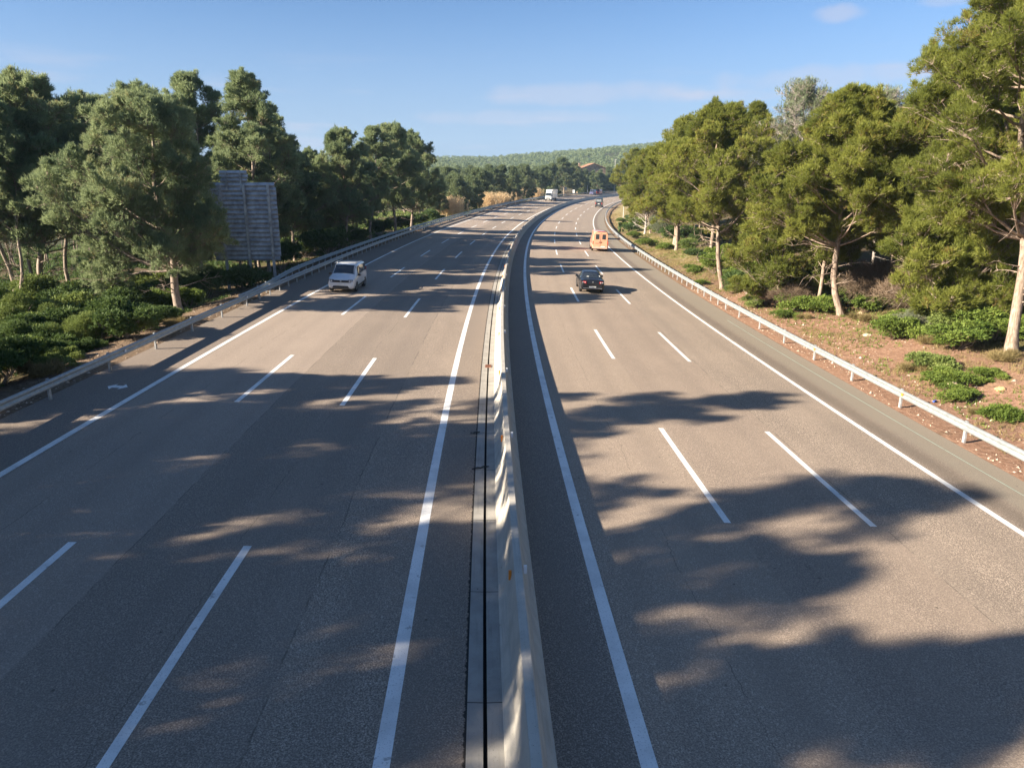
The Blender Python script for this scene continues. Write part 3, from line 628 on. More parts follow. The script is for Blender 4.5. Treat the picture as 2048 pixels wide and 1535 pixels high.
tree_px('Rnd', 'R', 1243, 186, 352, 'small round-headed pine on a thin trunk where the right guard rail bends away', rz=2.0, wide=.9)
tree_px('C', 'R', 1268, 200, 300, 'pine above the small round-headed pine at the bend', rz=2.6, wide=.9)
tree_px('Y', 'R', 1885, 36.5, 350, 'low yellow-green pine under the towering pine at the right edge', rz=2.0, wide=1.1)
tree_px('Y', 'R', 1985, 35, 395, 'small thin-trunked pine between the low yellow-green pine and the right edge', rz=4.0, wide=.8)
tree_px('Y', 'R', 1560, 50, 400, 'low bushy pine between the forked trunk and the olive-green pine', rz=1.0, wide=1.25)
tree_px('T', 'R', 1868, 40, 135, 'broad yellow-green pine filling the gap left of the towering pine', rz=1.8, wide=1.0)
tree_px('B', 'R', 1945, 44, 0, 'tall pine whose top rises behind the left side of the towering pine', rz=.6, wide=1.25)
tree_px('C2', 'R', 1800, 50, 262, 'dark pine in the shade behind the olive-green pine', rz=5.1, wide=1.1)
tree_px('C2', 'R', 1520, 58, 330, 'shaded pine low in the gap right of the full-crowned pine', rz=.1, wide=1.1)
RG = 'pines of the right-hand wood'
for i in range(62):
    y = rng.uniform(40, 190); x = 25+rng.uniform(0, 42)+(y-60)*.10+max(0, 60-y)*.35
    if y > 110: x = float(P(y, 24)[0])+rng.uniform(0, 40)
    u_ = 1024+FPX*x/(y*.965+1.4)
    vlim = np.interp(u_, [1230, 1290, 1320, 1400, 1600, 1780, 1860, 1900], [355, 310, 300, 262, 250, 255, 160, 100])
    h = min(rng.uniform(9, 13), top_z(vlim, y)-gz(x, y))
    if h < 3.5: continue
    tree(['C', 'C2', 'B', 'Y'][i % 4], 'R', x, y, h, 'pine inside the wood on the right bank, behind the sunlit front row', RG)
for i in range(12):
    y = rng.uniform(-4, 34); x = rng.uniform(31, 55)
    tree(['B', 'C', 'B2', 'C2'][i % 4], 'R', x, y, rng.uniform(10, 14), 'pine on the right bank outside the photo beside the overpass', 'pines beside the overpass on the right')

# cut trunks and the dead tree
def snag(name, label, pts, rad, stubs, mt, leaf=None):
    base = np.array(pts[0]); t = thing(name, label, 'tree', tuple(base)); rr = np.random.default_rng(len(stubs)+3)
    p = np.array(pts)-base; q = np.linspace(0, 1, len(p)); qq = np.linspace(0, 1, 14)
    pp = np.stack([np.interp(qq, q, p[:, c]) for c in range(3)], 1)+rr.normal(0, .04, (14, 3)); pr = np.interp(qq, q, rad)*rr.uniform(.88, 1.12, 14)
    wv, wf = tube_np([(pp, pr)], 8); obj('trunk', mk_mesh('trunk', wv, wf, smooth_=True), mt, t)
    for (h, az, el, L, r0) in stubs:
        s0 = np.array([np.interp(h, pp[:, 2], pp[:, 0]), np.interp(h, pp[:, 2], pp[:, 1]), h]); d = np.array([math.cos(az)*math.cos(el), math.sin(az)*math.cos(el), math.sin(el)])
        k2 = np.linspace(0, 1, 5); b0 = s0+d*L*k2[:, None]+np.cumsum(rr.normal(0, .05*L, (5, 3)), 0)*k2[:, None]
        ps = [(b0, r0*np.linspace(1, .3, 5))]
        for _ in range(int(4*L)):
            a = rr.uniform(.4, 1); pa = np.array([np.interp(a, k2, b0[:, c]) for c in range(3)]); e = pa+unit(d+rr.normal(0, .5, 3))*L*rr.uniform(.15, .35); ps.append((np.array([pa, (pa+e)/2+rr.normal(0, .03, 3), e]), np.array([r0*.35, r0*.25, .005])))
        wv, wf = tube_np(ps, 5); obj('branch', mk_mesh('branch', wv, wf, smooth_=True), mt, t)
    return t
x, y = at_px(1354, 90), 90.; z = gz(x, y)
snag('cut_trunk', 'thick bare pale trunk sawn off short, beside the right guard rail', [(x, y, z-.3), (x, y, z+2.3), (x-.25, y, z+4.4), (x-.35, y, z+5.5), (x-.05, y, z+6.9), (x-.35, y, z+7.4)], [.5, .36, .36, .40, .30, .2],
     [(6.9, 3.0, .3, .9, .13), (4.2, .2, .75, 2.4, .1), (3.4, .1, .4, 2.6, .12)], M_BARKL)
x, y = at_px(1290, 118), 118.; z = gz(x, y)
snag('dead_tree', 'bleached leafless tree full of grey twigs, left of the cut trunk', [(x, y, z-.3), (x+.2, y, z+1.5), (x, y, z+3.5), (x-.2, y, z+6.2)], [.2, .16, .1, .04],
     [(h_, a_, e_, L_, .06) for h_, a_, e_, L_ in zip(np.linspace(1.0, 5.8, 26), np.arange(26)*2.4, np.linspace(.25, 1.1, 26), np.linspace(3.0, 1.2, 26))], M_DEAD)

# --- the open valley left of the bend: trees one can still tell apart
VG = 'pines standing in the valley left of the bend'
VT = [(878, 150, 372, 'Rnd'), (915, 168, 352, 'L3'), (945, 182, 356, 'L1'), (992, 186, 338, 'C'), (1042, 205, 336, 'C2'), (1022, 222, 340, 'L1'), (1068, 235, 342, 'L2'), (1100, 262, 330, 'L1'), (1128, 262, 316, 'C'), (1150, 285, 326, 'C2'),
      (905, 200, 346, 'L2'), (960, 225, 340, 'L3'), (1010, 245, 335, 'L1'), (1085, 255, 335, 'L3'), (872, 190, 360, 'L1'), (1180, 372, 352, 'L2'), (1165, 355, 350, 'L3'), (1200, 385, 346, 'L1'), (1222, 395, 342, 'L2'), (1240, 400, 338, 'L3'), (1215, 372, 352, 'L1'), (1192, 398, 346, 'L3'),
      (890, 240, 338, 'L3'), (935, 262, 334, 'L1'), (980, 270, 332, 'L2'), (1045, 275, 332, 'L3'), (1230, 375, 350, 'L2'), (1170, 330, 356, 'L1')]
VL = {1128: 'large dark pine standing just behind the white lorry', 992: 'rounded pine in the valley above the two golden cane clumps', 1042: 'pine in the valley left of the white lorry', 915: 'low broad pine in the valley above the tan cane clump',
      878: 'small pine at the foot of the middle clump, where the valley opens', 1180: 'pine in front of the tile-roofed farmhouse'}
for u, y, v, k_ in VT:
    tree_px(k_, 'V', u, y, v, VL.get(u, 'pine among the valley trees left of the bend, below the wooded hill'), None if u in VL else VG, wide=1.05 if k_[0] != 'L' else .95)
for i in range(60):
    u = rng.uniform(700, 1250); y = rng.uniform(190, 420); x = at_px(u, y); s_, t_ = st_of(x, y)
    if t_[0] > -34: continue
    v = np.interp(u, [700, 860, 1000, 1150, 1250], [322, 330, 326, 335, 335])+rng.uniform(-2, 12)
    if abs(x-46) < 22 and y < 425 and u > 1120: continue
    h = min(top_z(v, y)-gz(x, y), 13)
    if h < 4: continue
    tree(['L1', 'L2', 'L3'][i % 3], 'V', x, y, h, 'distant pine among the valley trees, one of many before the wooded hill', 'far pines before the wooded hill', wide=1.1)

# the far wood on the hill: one mass
def far_wood():
    r = np.random.default_rng(5); n = 7000
    yy = np.sqrt(r.uniform(400**2, 1420**2, n)); uu = r.uniform(480, 1620, n); xx = (uu-1024)/FPX*yy*.97
    s_, t_ = st_of(xx, yy); ok = (np.abs(t_) > 26) & ~((np.abs(xx-46) < 16) & (yy > 395) & (yy < 455)); ok &= ~((t_ < 0) & (t_ > -30))
    xx, yy = xx[ok], yy[ok]; zz = ground_z(xx, yy); n = len(xx); K = 85
    h = r.uniform(6.5, 10.5, n); rr = r.uniform(2.6, 4.3, n)
    d = unit(r.normal(0, 1, (n, K, 3))); d[..., 2] = np.abs(d[..., 2])*1.1-.35
    rad = (rr[:, None]*r.uniform(.65, 1.05, (n, K)))[..., None]
    C = np.stack([xx, yy, zz+h*.55], 1)[:, None]+d*rad*np.array([1, 1, 1.05])*np.stack([np.ones(n), np.ones(n), h*.42/rr], 1)[:, None]
    big = (1.15*r.uniform(.6, 1.3, (n, K)))[..., None]
    a = unit(r.normal(0, 1, (n, K, 3))); b_ = unit(np.cross(d+a*.4, a))
    v = np.stack([C-a*big*.5-b_*big*.3, C+a*big*.5-b_*big*.3, C+b_*big*.6+d*.3], 2).reshape(-1, 3)
    ti = np.clip(np.repeat(r.uniform(.25, .75, n), K)+r.normal(0, .12, n*K), 0, .95)
    f = np.arange(len(v)).reshape(-1, 3)
    o = obj('forest', mk_mesh('forest', v, f, attrs={'tint': np.repeat(ti, 3)}), M_NF, kind='stuff', label='continuous pine wood covering the far hill below the skyline', category='forest')
far_wood()

# ------------------------------------------------------------------ shrubs
def shrub(key, seed, rx, rz_, n, ll, lw, flat=.7, blobs=9, stems=10, wood=True, rise=.0):
    r = np.random.default_rng(seed); c = np.stack([r.normal(0, rx*.42, blobs), r.normal(0, rx*.42, blobs), r.uniform(.25, .75, blobs)*rz_], 1); br = r.uniform(.32, .55, blobs)*rx
    k_ = r.integers(0, blobs, n); d = unit(r.normal(0, 1, (n, 3))); d[:, 2] = np.where(d[:, 2] < -.25, -d[:, 2], d[:, 2])
    p = c[k_]+d*br[k_][:, None]*r.uniform(.45, 1.05, (n, 1))*np.array([1, 1, flat]); p[:, 2] = np.maximum(p[:, 2], .02)
    p *= 1+.0*p
    ti = np.clip(r.uniform(.2, .8, blobs)[k_]+r.normal(0, .1, n), 0, .95)
    v, f, t = blades(r, p, d+np.array([0, 0, .4+rise]), 4, ll, lw, .7, ti)
    cm = mk_mesh('foliage', v, f, attrs={'tint': t}); wd = None
    if wood:
        ps = []
        for i in range(stems):
            az = r.uniform(0, 6.28); e = np.array([math.cos(az)*rx*.6, math.sin(az)*rx*.6, rz_*r.uniform(.4, .8)]); m_ = e*.5+r.normal(0, .1, 3)*rx; ps.append((np.array([[0, 0, -.1], m_, e]), np.array([.03, .02, .008])))
        wv, wf = tube_np(ps, 4); wd = mk_mesh('stem', wv, wf); wd.materials.append(M_BARK)
    PROTO[key] = (wd, cm)
shrub('s1', 31, 1.5, 1.7, 3000, .13, .075); shrub('s2', 32, 1.3, 1.1, 2600, .12, .07, blobs=12); shrub('s3', 33, 1.8, 2.4, 3600, .15, .08, blobs=14)
shrub('olive', 34, 1.9, 3.0, 5200, .16, .035, flat=1.0, blobs=14, rise=.3)
shrub('herb', 35, .8, .45, 1300, .12, .06, blobs=8, stems=4)
shrub('dry', 36, 2.0, 2.2, 3600, .42, .016, flat=1.0, blobs=12, stems=24)
shrub('grass', 37, .6, .3, 900, .34, .018, blobs=7, stems=2, rise=2.0)
def cane_proto(seed, key, rx, h, n):
    r = np.random.default_rng(seed); b0 = np.stack([r.normal(0, rx*.45, n), r.normal(0, rx*.45, n), np.zeros(n)], 1)
    lean = r.normal(0, .13, (n, 2)); hh = h*r.uniform(.6, 1.08, n); V = []; ti = []
    tipp = b0+np.stack([lean[:, 0]*hh, lean[:, 1]*hh, hh], 1); sd = unit(np.cross(tipp-b0, r.normal(0, 1, (n, 3))))*.025
    v1 = np.stack([b0-sd, b0+sd, tipp], 1).reshape(-1, 3); t1 = np.repeat(r.uniform(.2, .8, n), 3)
    k_ = np.repeat(np.arange(n), 9); a = r.uniform(.3, 1.0, len(k_))[:, None]; p = b0[k_]*(1-a)+tipp[k_]*a
    v2, f2, t2 = blades(r, p, np.array([0, 0, .9])+r.normal(0, .6, p.shape), 2, .55, .05, .4, r.uniform(.3, .9, len(p)))
    v = np.concatenate([v1, v2]); PROTO[key] = (None, mk_mesh('stalks', v, np.arange(len(v)).reshape(-1, 3), attrs={'tint': np.concatenate([t1, t2])}))
cane_proto(41, 'cane', 3.0, 4.2, 420); cane_proto(42, 'cane2', 2.6, 4.6, 380)
MS = {'g': M_SH, 'y': M_SHY, 'o': M_OL, 'd': M_DRY, 'c': M_CANE, 'gr': M_GRASS, 'h': M_HERB}
def bush(key, mk, x, y, sc, label, name='shrub', cat='shrub', group=None, zs=1.0, rz=None):
    kk = (key, mk)
    if kk not in MATV:
        wd, cm = PROTO[key]; c2 = cm.copy(); c2.materials.clear(); c2.materials.append(MS[mk]); MATV[kk] = (wd, c2)
    wd, cm = MATV[kk]; t = thing(name, label, cat, (x, y, gz(x, y)-.03), rng.uniform(0, 6.28) if rz is None else rz, group); t.scale = (sc, sc, sc*zs)
    obj(cm.name.split('.')[0], cm, None, t)
    if wd: obj('stem', wd, None, t)
    return t
def bush_px(key, mk, u, y, sc, label, **k_):
    y2 = clear_y(u, y, 17.6+1.2*sc); sc *= y2/y; y = y2; return bush(key, mk, at_px(u, y), y, sc, label, **k_)
# left, between the rail and the wood
bush_px('s1', 'y', 108, 40.5, 1.0, 'rounded yellow-green sunlit shrub in the dark undergrowth at the left', zs=1.15)
bush_px('s1', 'g', 235, 33.5, 1.15, 'large dark shrub close behind the left rail, below the big spreading pine', zs=.95)
bush_px('s2', 'y', 272, 35.5, .55, 'small bright shrub on top of the large dark shrub behind the left rail', zs=1.9)
bush_px('s2', 'y', 338, 38.3, .62, 'small sunlit shrub at the foot of the big spreading pine')
bush_px('s2', 'y', 75, 27.6, .62, 'bright green low shrub beside the left rail near the photo edge', zs=.9)
bush_px('s2', 'y', 118, 29.4, .5, 'second bright low shrub beside the left rail, right of the dry tuft')
bush_px('grass', 'gr', 66, 26.6, 1.0, 'dry tan grass tuft beside the left rail', name='grass_tuft', cat='grass')
bush_px('grass', 'gr', 345, 36.6, .7, 'small dry grass tuft under the sunlit shrub by the big spreading pine', name='grass_tuft', cat='grass')
bush_px('s2', 'g', 160, 31.2, .5, 'small dark green plant behind the left rail post')
bush_px('s2', 'g', 480, 53, 1.3, 'dim green shrub under the metal sign back', zs=1.1)
bush_px('s3', 'g', 655, 76, 1.3, 'dark shrub left of the bare grey trunk behind the double rail')
UG = 'dark shrubs of the left undergrowth'
for i, (u, y, sc) in enumerate([(20, 34, 1.1), (60, 36, 1.0), (-10, 30, 1.1), (10, 42, 1.2), (150, 37, 1.15), (190, 36.5, 1.0), (100, 33.5, 1.1), (60, 31.5, 1.0), (170, 42, 1.2), (245, 43, 1.2), (300, 46, 1.1), (220, 39, 1.0), (130, 45, 1.3), (60, 47, 1.3), (280, 39.5, .9), (20, 38, 1.2),
                                (-20, 26, 1.0), (5, 28.5, .9), (330, 50, 1.2), (400, 50, 1.0), (200, 47, 1.2), (390, 55, 1.0), (300, 54, 1.2), (430, 58, 1.0), (370, 46.5, .8), (10, 32, 1.0), (110, 30.5, .7), (155, 33, .9), (310, 37.2, .6)]):
    bush_px(['s1', 's3', 's2', 'olive'][i % 4], ['g', 'y', 'g', 'h', 'g', 'g', 'y'][i % 7], u, y, sc*([1, .8, 1.15, .7][i % 4]), 'shrub in the undergrowth left of the guard rail', group=UG)
for i, (u, y, sc) in enumerate([(560, 70, 1.2), (610, 80, 1.2), (700, 92, 1.2), (760, 108, 1.2), (800, 118, 1.2), (835, 132, 1.2), (860, 144, 1.3)]):
    bush_px('s3', 'g', u, y, sc, 'shaded shrub at the foot of the pines behind the double guard rail', group='shaded shrubs behind the double rail')
# valley edge
bush_px('cane', 'c', 903, 156, 1.0, 'tan clump of dry cane nearest the middle clump of pines', name='cane_clump', cat='reeds')
bush_px('s3', 'o', 928, 160, 1.3, 'grey-green shrub between the two left cane clumps')
bush_px('s3', 'y', 868, 147, 1.1, 'bright green shrub at the end of the double rail, under the middle clump', zs=.8)
bush_px('cane2', 'c', 978, 200, 1.0, 'wide golden clump of dry cane in the middle of the three', name='cane_clump', cat='reeds', zs=.9)
bush_px('cane', 'c', 1000, 206, 1.0, 'golden cane joined to the right side of the wide clump', name='cane_clump', cat='reeds', zs=.85)
bush_px('cane2', 'c', 1028, 226, .95, 'golden clump of dry cane left of the white lorry', name='cane_clump', cat='reeds')
bush_px('s3', 'g', 1055, 246, 1.3, 'dark shrub between the last cane clump and the white lorry')
bush_px('cane', 'c', 1072, 262, .9, 'small golden cane peeping out left of the white lorry', name='cane_clump', cat='reeds')
# right bank
bush_px('s2', 'h', 1802, 36.0, .85, 'round bright green shrub in the middle of the red bank', zs=1.15)
bush_px('s2', 'h', 1905, 29.2, .75, 'wide green shrub lying low beside the pale boulder', zs=.75)
bush_px('s2', 'h', 1940, 27.6, .6, 'green shrub right above the pale boulder', zs=.7)
bush_px('s1', 'h', 1925, 32.8, .95, 'green shrub further up the red bank behind the low wide one', zs=.8)
bush_px('s1', 'h', 2000, 33.5, 1.1, 'bright green shrub left of the towering trunk', zs=.8)
bush_px('herb', 'h', 2035, 25.2, .9, 'low plant at the right edge next to a small yellow stone')
bush_px('herb', 'h', 1975, 28.6, .55, 'small tuft of herbs on the bare red soil')
bush_px('s2', 'h', 1635, 44.8, .9, 'bright shrub around the foot of the slim pale trunk')
bush_px('s2', 'h', 1600, 46.5, .95, 'bright shrub left of the slim pale trunk', zs=.9)
bush_px('s2', 'h', 1745, 45, 1.0, 'green shrub right of the olive-green pine trunk', zs=.9)
bush_px('s1', 'h', 1780, 48, 1.1, 'green shrub in the shade behind the olive-green pine trunk')
bush_px('s1', 'g', 1500, 53, 1.05, 'dark shrub beside the forked pale trunk')
bush_px('olive', 'o', 1322, 107, 1.15, 'silvery olive-like bush left of the cut trunk', zs=1.0)
bush_px('s3', 'g', 1360, 96, 1.15, 'dark shrub right behind the cut trunk')
bush_px('dry', 'd', 1850, 40.5, 1.35, 'tangle of brown dry twigs in the shade of the right wood', name='dry_brush', cat='brushwood')
bush_px('dry', 'd', 1930, 38.5, 1.25, 'tangle of pale dry twigs left of the towering trunk', name='dry_brush', cat='brushwood')
bush_px('dry', 'd', 1760, 46, 1.2, 'dark dry twigs behind the olive-green pine trunk', name='dry_brush', cat='brushwood')
bush_px('dry', 'd', 1550, 51, .9, 'brown dry bush left of the slim pale trunk', name='dry_brush', cat='brushwood', zs=.7)
BG = 'green shrubs along the right bank'
for i, (u, y, sc) in enumerate([(1270, 112, 1.0), (1290, 103, 1.0), (1262, 122, .9), (1300, 98, 1.0), (1335, 90, .9), (1375, 84, 1.0), (1400, 76, 1.0), (1392, 68, .8), (1430, 66, 1.1), (1470, 60, 1.0), (1480, 55.5, .9), (1530, 54, 1.2), (1560, 56, 1.2), (1515, 50.5, .7), (1660, 50, 1.1), (1700, 52, 1.1),
                                (1830, 44, 1.1), (1880, 43, 1.0), (1960, 40, 1.1), (1990, 29.0, .5), (1255, 135, .9), (1245, 150, 1.0), (1262, 160, 1.1), (1280, 130, 1.2), (1310, 118, 1.2), (1345, 104, 1.2), (1420, 88, 1.3), (1450, 72, 1.3), (1590, 52, 1.1), (1720, 48, .9), (1680, 46.5, .6), (1405, 62, .5), (1870, 37, .6), (2010, 38, 1.2)]):
    bush_px(['s1', 's2', 's3'][i % 3], ['h', 'y', 'g', 'h'][i % 4], u, y, sc*.9, 'low green shrub in the belt of scrub between the right guard rail and the pines', group=BG, zs=.85)

for i, (u, y, sc, k_, mk, nm) in enumerate([(1590, 47.5, .8, 'dry', 'd', 'brown dry brush left of the two pale trunks'), (1655, 47.5, .7, 'grass', 'gr', 'dry grass tuft between the two pale trunks'), (1735, 41.5, .9, 'grass', 'gr', 'dry grass tuft at the foot of the olive-green pine'), (1790, 40, .9, 'grass', 'gr', 'dry grass tuft behind the round bright green shrub'),
        (1840, 38.5, .9, 's2', 'h', 'yellow-green shrub right of and behind the round bright green shrub'), (1830, 36.5, .55, 'olive', 'o', 'small silvery bush right of the round bright green shrub'), (1870, 34.5, .9, 'grass', 'gr', 'dry grass tuft left of the green shrubs near the boulder'), (1895, 35.5, .85, 's1', 'y', 'light green shrub in front of the low yellow-green pine'),
        (1950, 35.8, .95, 's1', 'y', 'light green shrub between the dry twigs and the towering trunk'), (1700, 47.5, .8, 's1', 'h', 'green shrub directly behind the olive-green pine trunk'), (1620, 43.5, .6, 'grass', 'gr', 'dry grass tuft in front of the slim pale trunk'), (1850, 31.2, .8, 'grass', 'gr', 'straw-coloured tuft at the left end of the low wide shrub'),
        (1880, 31.0, .75, 's2', 'y', 'olive-toned low shrub at the left end of the low wide shrub'), (2020, 30.5, .9, 'grass', 'gr', 'dry grass tuft beside the towering trunk'), (1985, 25.8, .5, 'grass', 'gr', 'small dry tuft below the low plant at the right edge'), (1575, 44.5, .55, 's2', 'h', 'low bright shrub on the shoulder of the red bank, first from its left end')]):
    bush_px(k_, mk, u, y, sc, nm, name='grass_tuft' if k_ == 'grass' else 'shrub', cat='grass' if k_ == 'grass' else 'shrub', zs=.85)
# prickly pear by the bend
def cactus():
    r = np.random.default_rng(8); x, y = at_px(1248, 128), 128.; t = thing('prickly_pear', 'light green prickly pear cactus beside the right guard rail before the bend', 'cactus', (x, y, gz(x, y)))
    prev = [(np.array([r.uniform(-1.3, 1.3), r.uniform(-.8, .8), .2]), 0) for _ in range(9)]
    for lv in range(4):
        nxt = []
        for p, _ in prev:
            b = MB(); th_ = r.uniform(-.7, .7); az = r.uniform(0, 3.14); w_, h_ = .17, .27
            d = np.array([math.cos(az)*math.sin(th_), math.sin(az)*math.sin(th_), math.cos(th_)]); sd = np.array([-math.sin(az), math.cos(az), 0]); nn = np.cross(d, sd); c = p+d*h_*.8
            g_ = [[c+d*h_*math.cos(a)+sd*w_*math.sin(a)*math.cos(b2)+nn*.035*math.sin(a)*math.sin(b2) for b2 in np.linspace(0, 6.283, 9)] for a in np.linspace(0.05, 3.09, 7)]
            b.sheet(g_); o = b.build('pad', M_CACT, t, smooth_=True)
            for _k in range(2 if lv < 2 else 1):
                if r.random() < .7: nxt.append((p+d*h_*1.5+sd*r.uniform(-.1, .1), 0))
        prev = nxt[:12]
cactus()

# ground cover: too many stems to count
def cover(name, mt, n, region, ll, lw, per, label, seed, patch, thr, flat=.03, spread=.5):
    r = np.random.default_rng(seed); s = r.uniform(region[0], region[1], n)**1.0; t = r.uniform(region[2], region[3], n)
    p = P(s, t); m = vnoise(p[:, 0]/patch, p[:, 1]/patch, seed)+.35*vnoise(p[:, 0]/patch*3, p[:, 1]/patch*3, seed+1) > thr; p = p[m]
    p[:, 2] = ground_z(p[:, 0], p[:, 1])-flat; ti = np.clip(vnoise(p[:, 0]/.9, p[:, 1]/.9, seed+2), 0, .95)
    v, f, tt = blades(r, p, np.tile([0, 0, 1.], (len(p), 1)), per, ll, lw, spread, ti)
    obj(name, mk_mesh(name, v, f, attrs={'tint': tt}), mt, kind='stuff', label=label, category='ground cover')
cover('dry_grass', M_GRASS, 26000, (12, 120, 16.6, 30), .20, .02, 6, 'short dry grass scattered over the red bank on the right', 51, 1.7, .62)
cover('green_weeds', M_HERB, 26000, (14, 150, 17.6, 34), .17, .04, 6, 'low green weeds spread between the shrubs on the right bank', 52, 2.6, .70, spread=.9)
cover('roadside_grass', M_GRASS, 2600, (60, 200, 16.6, 19.5), .25, .03, 6, 'strip of yellowed grass behind the far part of the right guard rail', 53, 1.2, .55)
cover('undergrowth', M_SH, 16000, (20, 120, -40, -17.5), .24, .07, 6, 'dark leafy undergrowth on the forest floor left of the road', 54, 2.2, .72, spread=.9)
cover('forest_floor', M_SH, 34000, (20, 150, -75, -25), .5, .13, 6, 'dark bushes and saplings filling the wood deep behind the left stand', 57, 2.6, .62, spread=.8)
cover('leaf_litter', M_DRY, 9000, (18, 110, -24, -15.1), .12, .04, 4, 'fallen needles and twigs along the back of the left guard rail', 55, 1.0, .55, spread=2.0)
cover('valley_scrub', M_SHY, 9000, (120, 330, -60, -16.5), .7, .3, 7, 'mixed scrub covering the slope down into the valley', 56, 6, .55, spread=.9)

# stones and litter
def rock(name, label, u, v_y, sz, c, seed):
    r = np.random.default_rng(seed); x, y = at_px(u, v_y), v_y; bm = MB(); n1, n2 = 9, 12; g_ = []
    off = r.uniform(.75, 1.15, (n1, n2)); 
    for i, a in enumerate(np.linspace(0.02, 3.12, n1)):
        row = []
        for j in range(n2+1):
            b2 = j % n2/n2*6.283; q = off[i, j % n2]; row.append((math.sin(a)*math.cos(b2)*sz[0]*q, math.sin(a)*math.sin(b2)*sz[1]*q, math.cos(a)*sz[2]*q))
        g_.append(row)
    bm.sheet(g_); o = bm.build(name, plain(name+' stone', c, .9, var=.25, scale=6), None, label=label, category='rock'); o.location = (x, y, gz(x, y)+sz[2]*.45); return o
rock('boulder', 'pale cream boulder lying on the red bank below the green shrubs', 1920, 28.6, (.30, .22, .24), (.62, .50, .34), 1)
rock('stone', 'small yellow stone beside the low plant at the right edge', 2022, 27.6, (.22, .16, .10), (.55, .40, .20), 2)
rock('stone', 'small tan stone right of the olive-green pine trunk', 1729, 43.0, (.22, .2, .2), (.50, .36, .22), 3)
rock('stone', 'flat pale stone in front of the round bright green shrub', 1744, 37.8, (.22, .16, .09), (.58, .46, .34), 4)
def pebbles():
    r = np.random.default_rng(77); n = 1500; s = r.uniform(14, 60, n); t = 15.75+np.abs(r.normal(0, 3.2, n)); s2 = r.uniform(18, 60, 500); t2 = -15.0-np.abs(r.normal(0, .9, 500))
    p = P(np.concatenate([s, s2]), np.concatenate([t, t2])); p[:, 2] = ground_z(p[:, 0], p[:, 1]); n = len(p)
    sz = r.gamma(2, .012, n)+.012; base = np.array([(1, 0, 0), (0, 1, 0), (-1, 0, 0), (0, -1, 0), (0, 0, .8), (0, 0, -.4)], float); fs = np.array([(0, 1, 4), (1, 2, 4), (2, 3, 4), (3, 0, 4), (1, 0, 5), (2, 1, 5), (3, 2, 5), (0, 3, 5)])
    v = (p[:, None]+base[None]*sz[:, None, None]*r.uniform(.6, 1.5, (n, 6, 1))).reshape(-1, 3); f = (fs[None]+np.arange(n)[:, None, None]*6).reshape(-1, 3)
    obj('gravel', mk_mesh('gravel', v, f), plain('pebbles', (.42, .33, .25), .9, var=.45, scale=9), kind='stuff', label='loose pebbles strewn along both road verges', category='gravel')
pebbles()
x, y = at_px(1890, 27.2), 27.2
b = MB(); b.cyl((0, 0, .05), .04, .17, 'x', 10).cyl((.12, 0, .05), .018, .06, 'x', 8)
bt = b.build('litter_bottle', plain('blue plastic', (.06, .12, .5), .3), None, smooth_=False, label='small blue plastic bottle thrown behind the right guard rail', category='litter'); bt.location = (x, y, gz(x, y)); bt.rotation_euler = (0, 0, .6)

ORD = ['first', 'second', 'third', 'fourth', 'fifth', 'sixth', 'seventh', 'eighth', 'ninth', 'tenth', 'eleventh', 'twelfth', 'thirteenth', 'fourteenth', 'fifteenth', 'sixteenth', 'seventeenth', 'eighteenth', 'nineteenth', 'twentieth']
ORD += ['twenty-'+x for x in ORD[:9]]+['thirtieth']+['thirty-'+x for x in ORD[:9]]
def number(group, text):      # tell look-alikes apart by their place across the picture
    L = [o for o in bpy.data.objects if o.parent is None and o.get('group') == group]
    L.sort(key=lambda o: (o.location.x/(o.location.y+1.5)))
    for i, o in enumerate(L): o['label'] = text % ORD[i]
for u_, y_, v_ in ((1170, 405, 341), (1186, 402, 343), (1203, 400, 341), (1158, 400, 338), (1215, 410, 336)): tree_px('L1', 'V', u_, y_, v_, 'pine', VG, wide=.8)
number(UG, '%s from the left of the shrubs in the undergrowth behind the left rail')
number(BG, '%s from the left of the green shrubs between right guard rail and pines')
number(VG, '%s from the left of the valley pines below the wooded hill, left of the bend')
number('shaded shrubs behind the double rail', '%s from the left of the shaded shrubs behind the double rail')

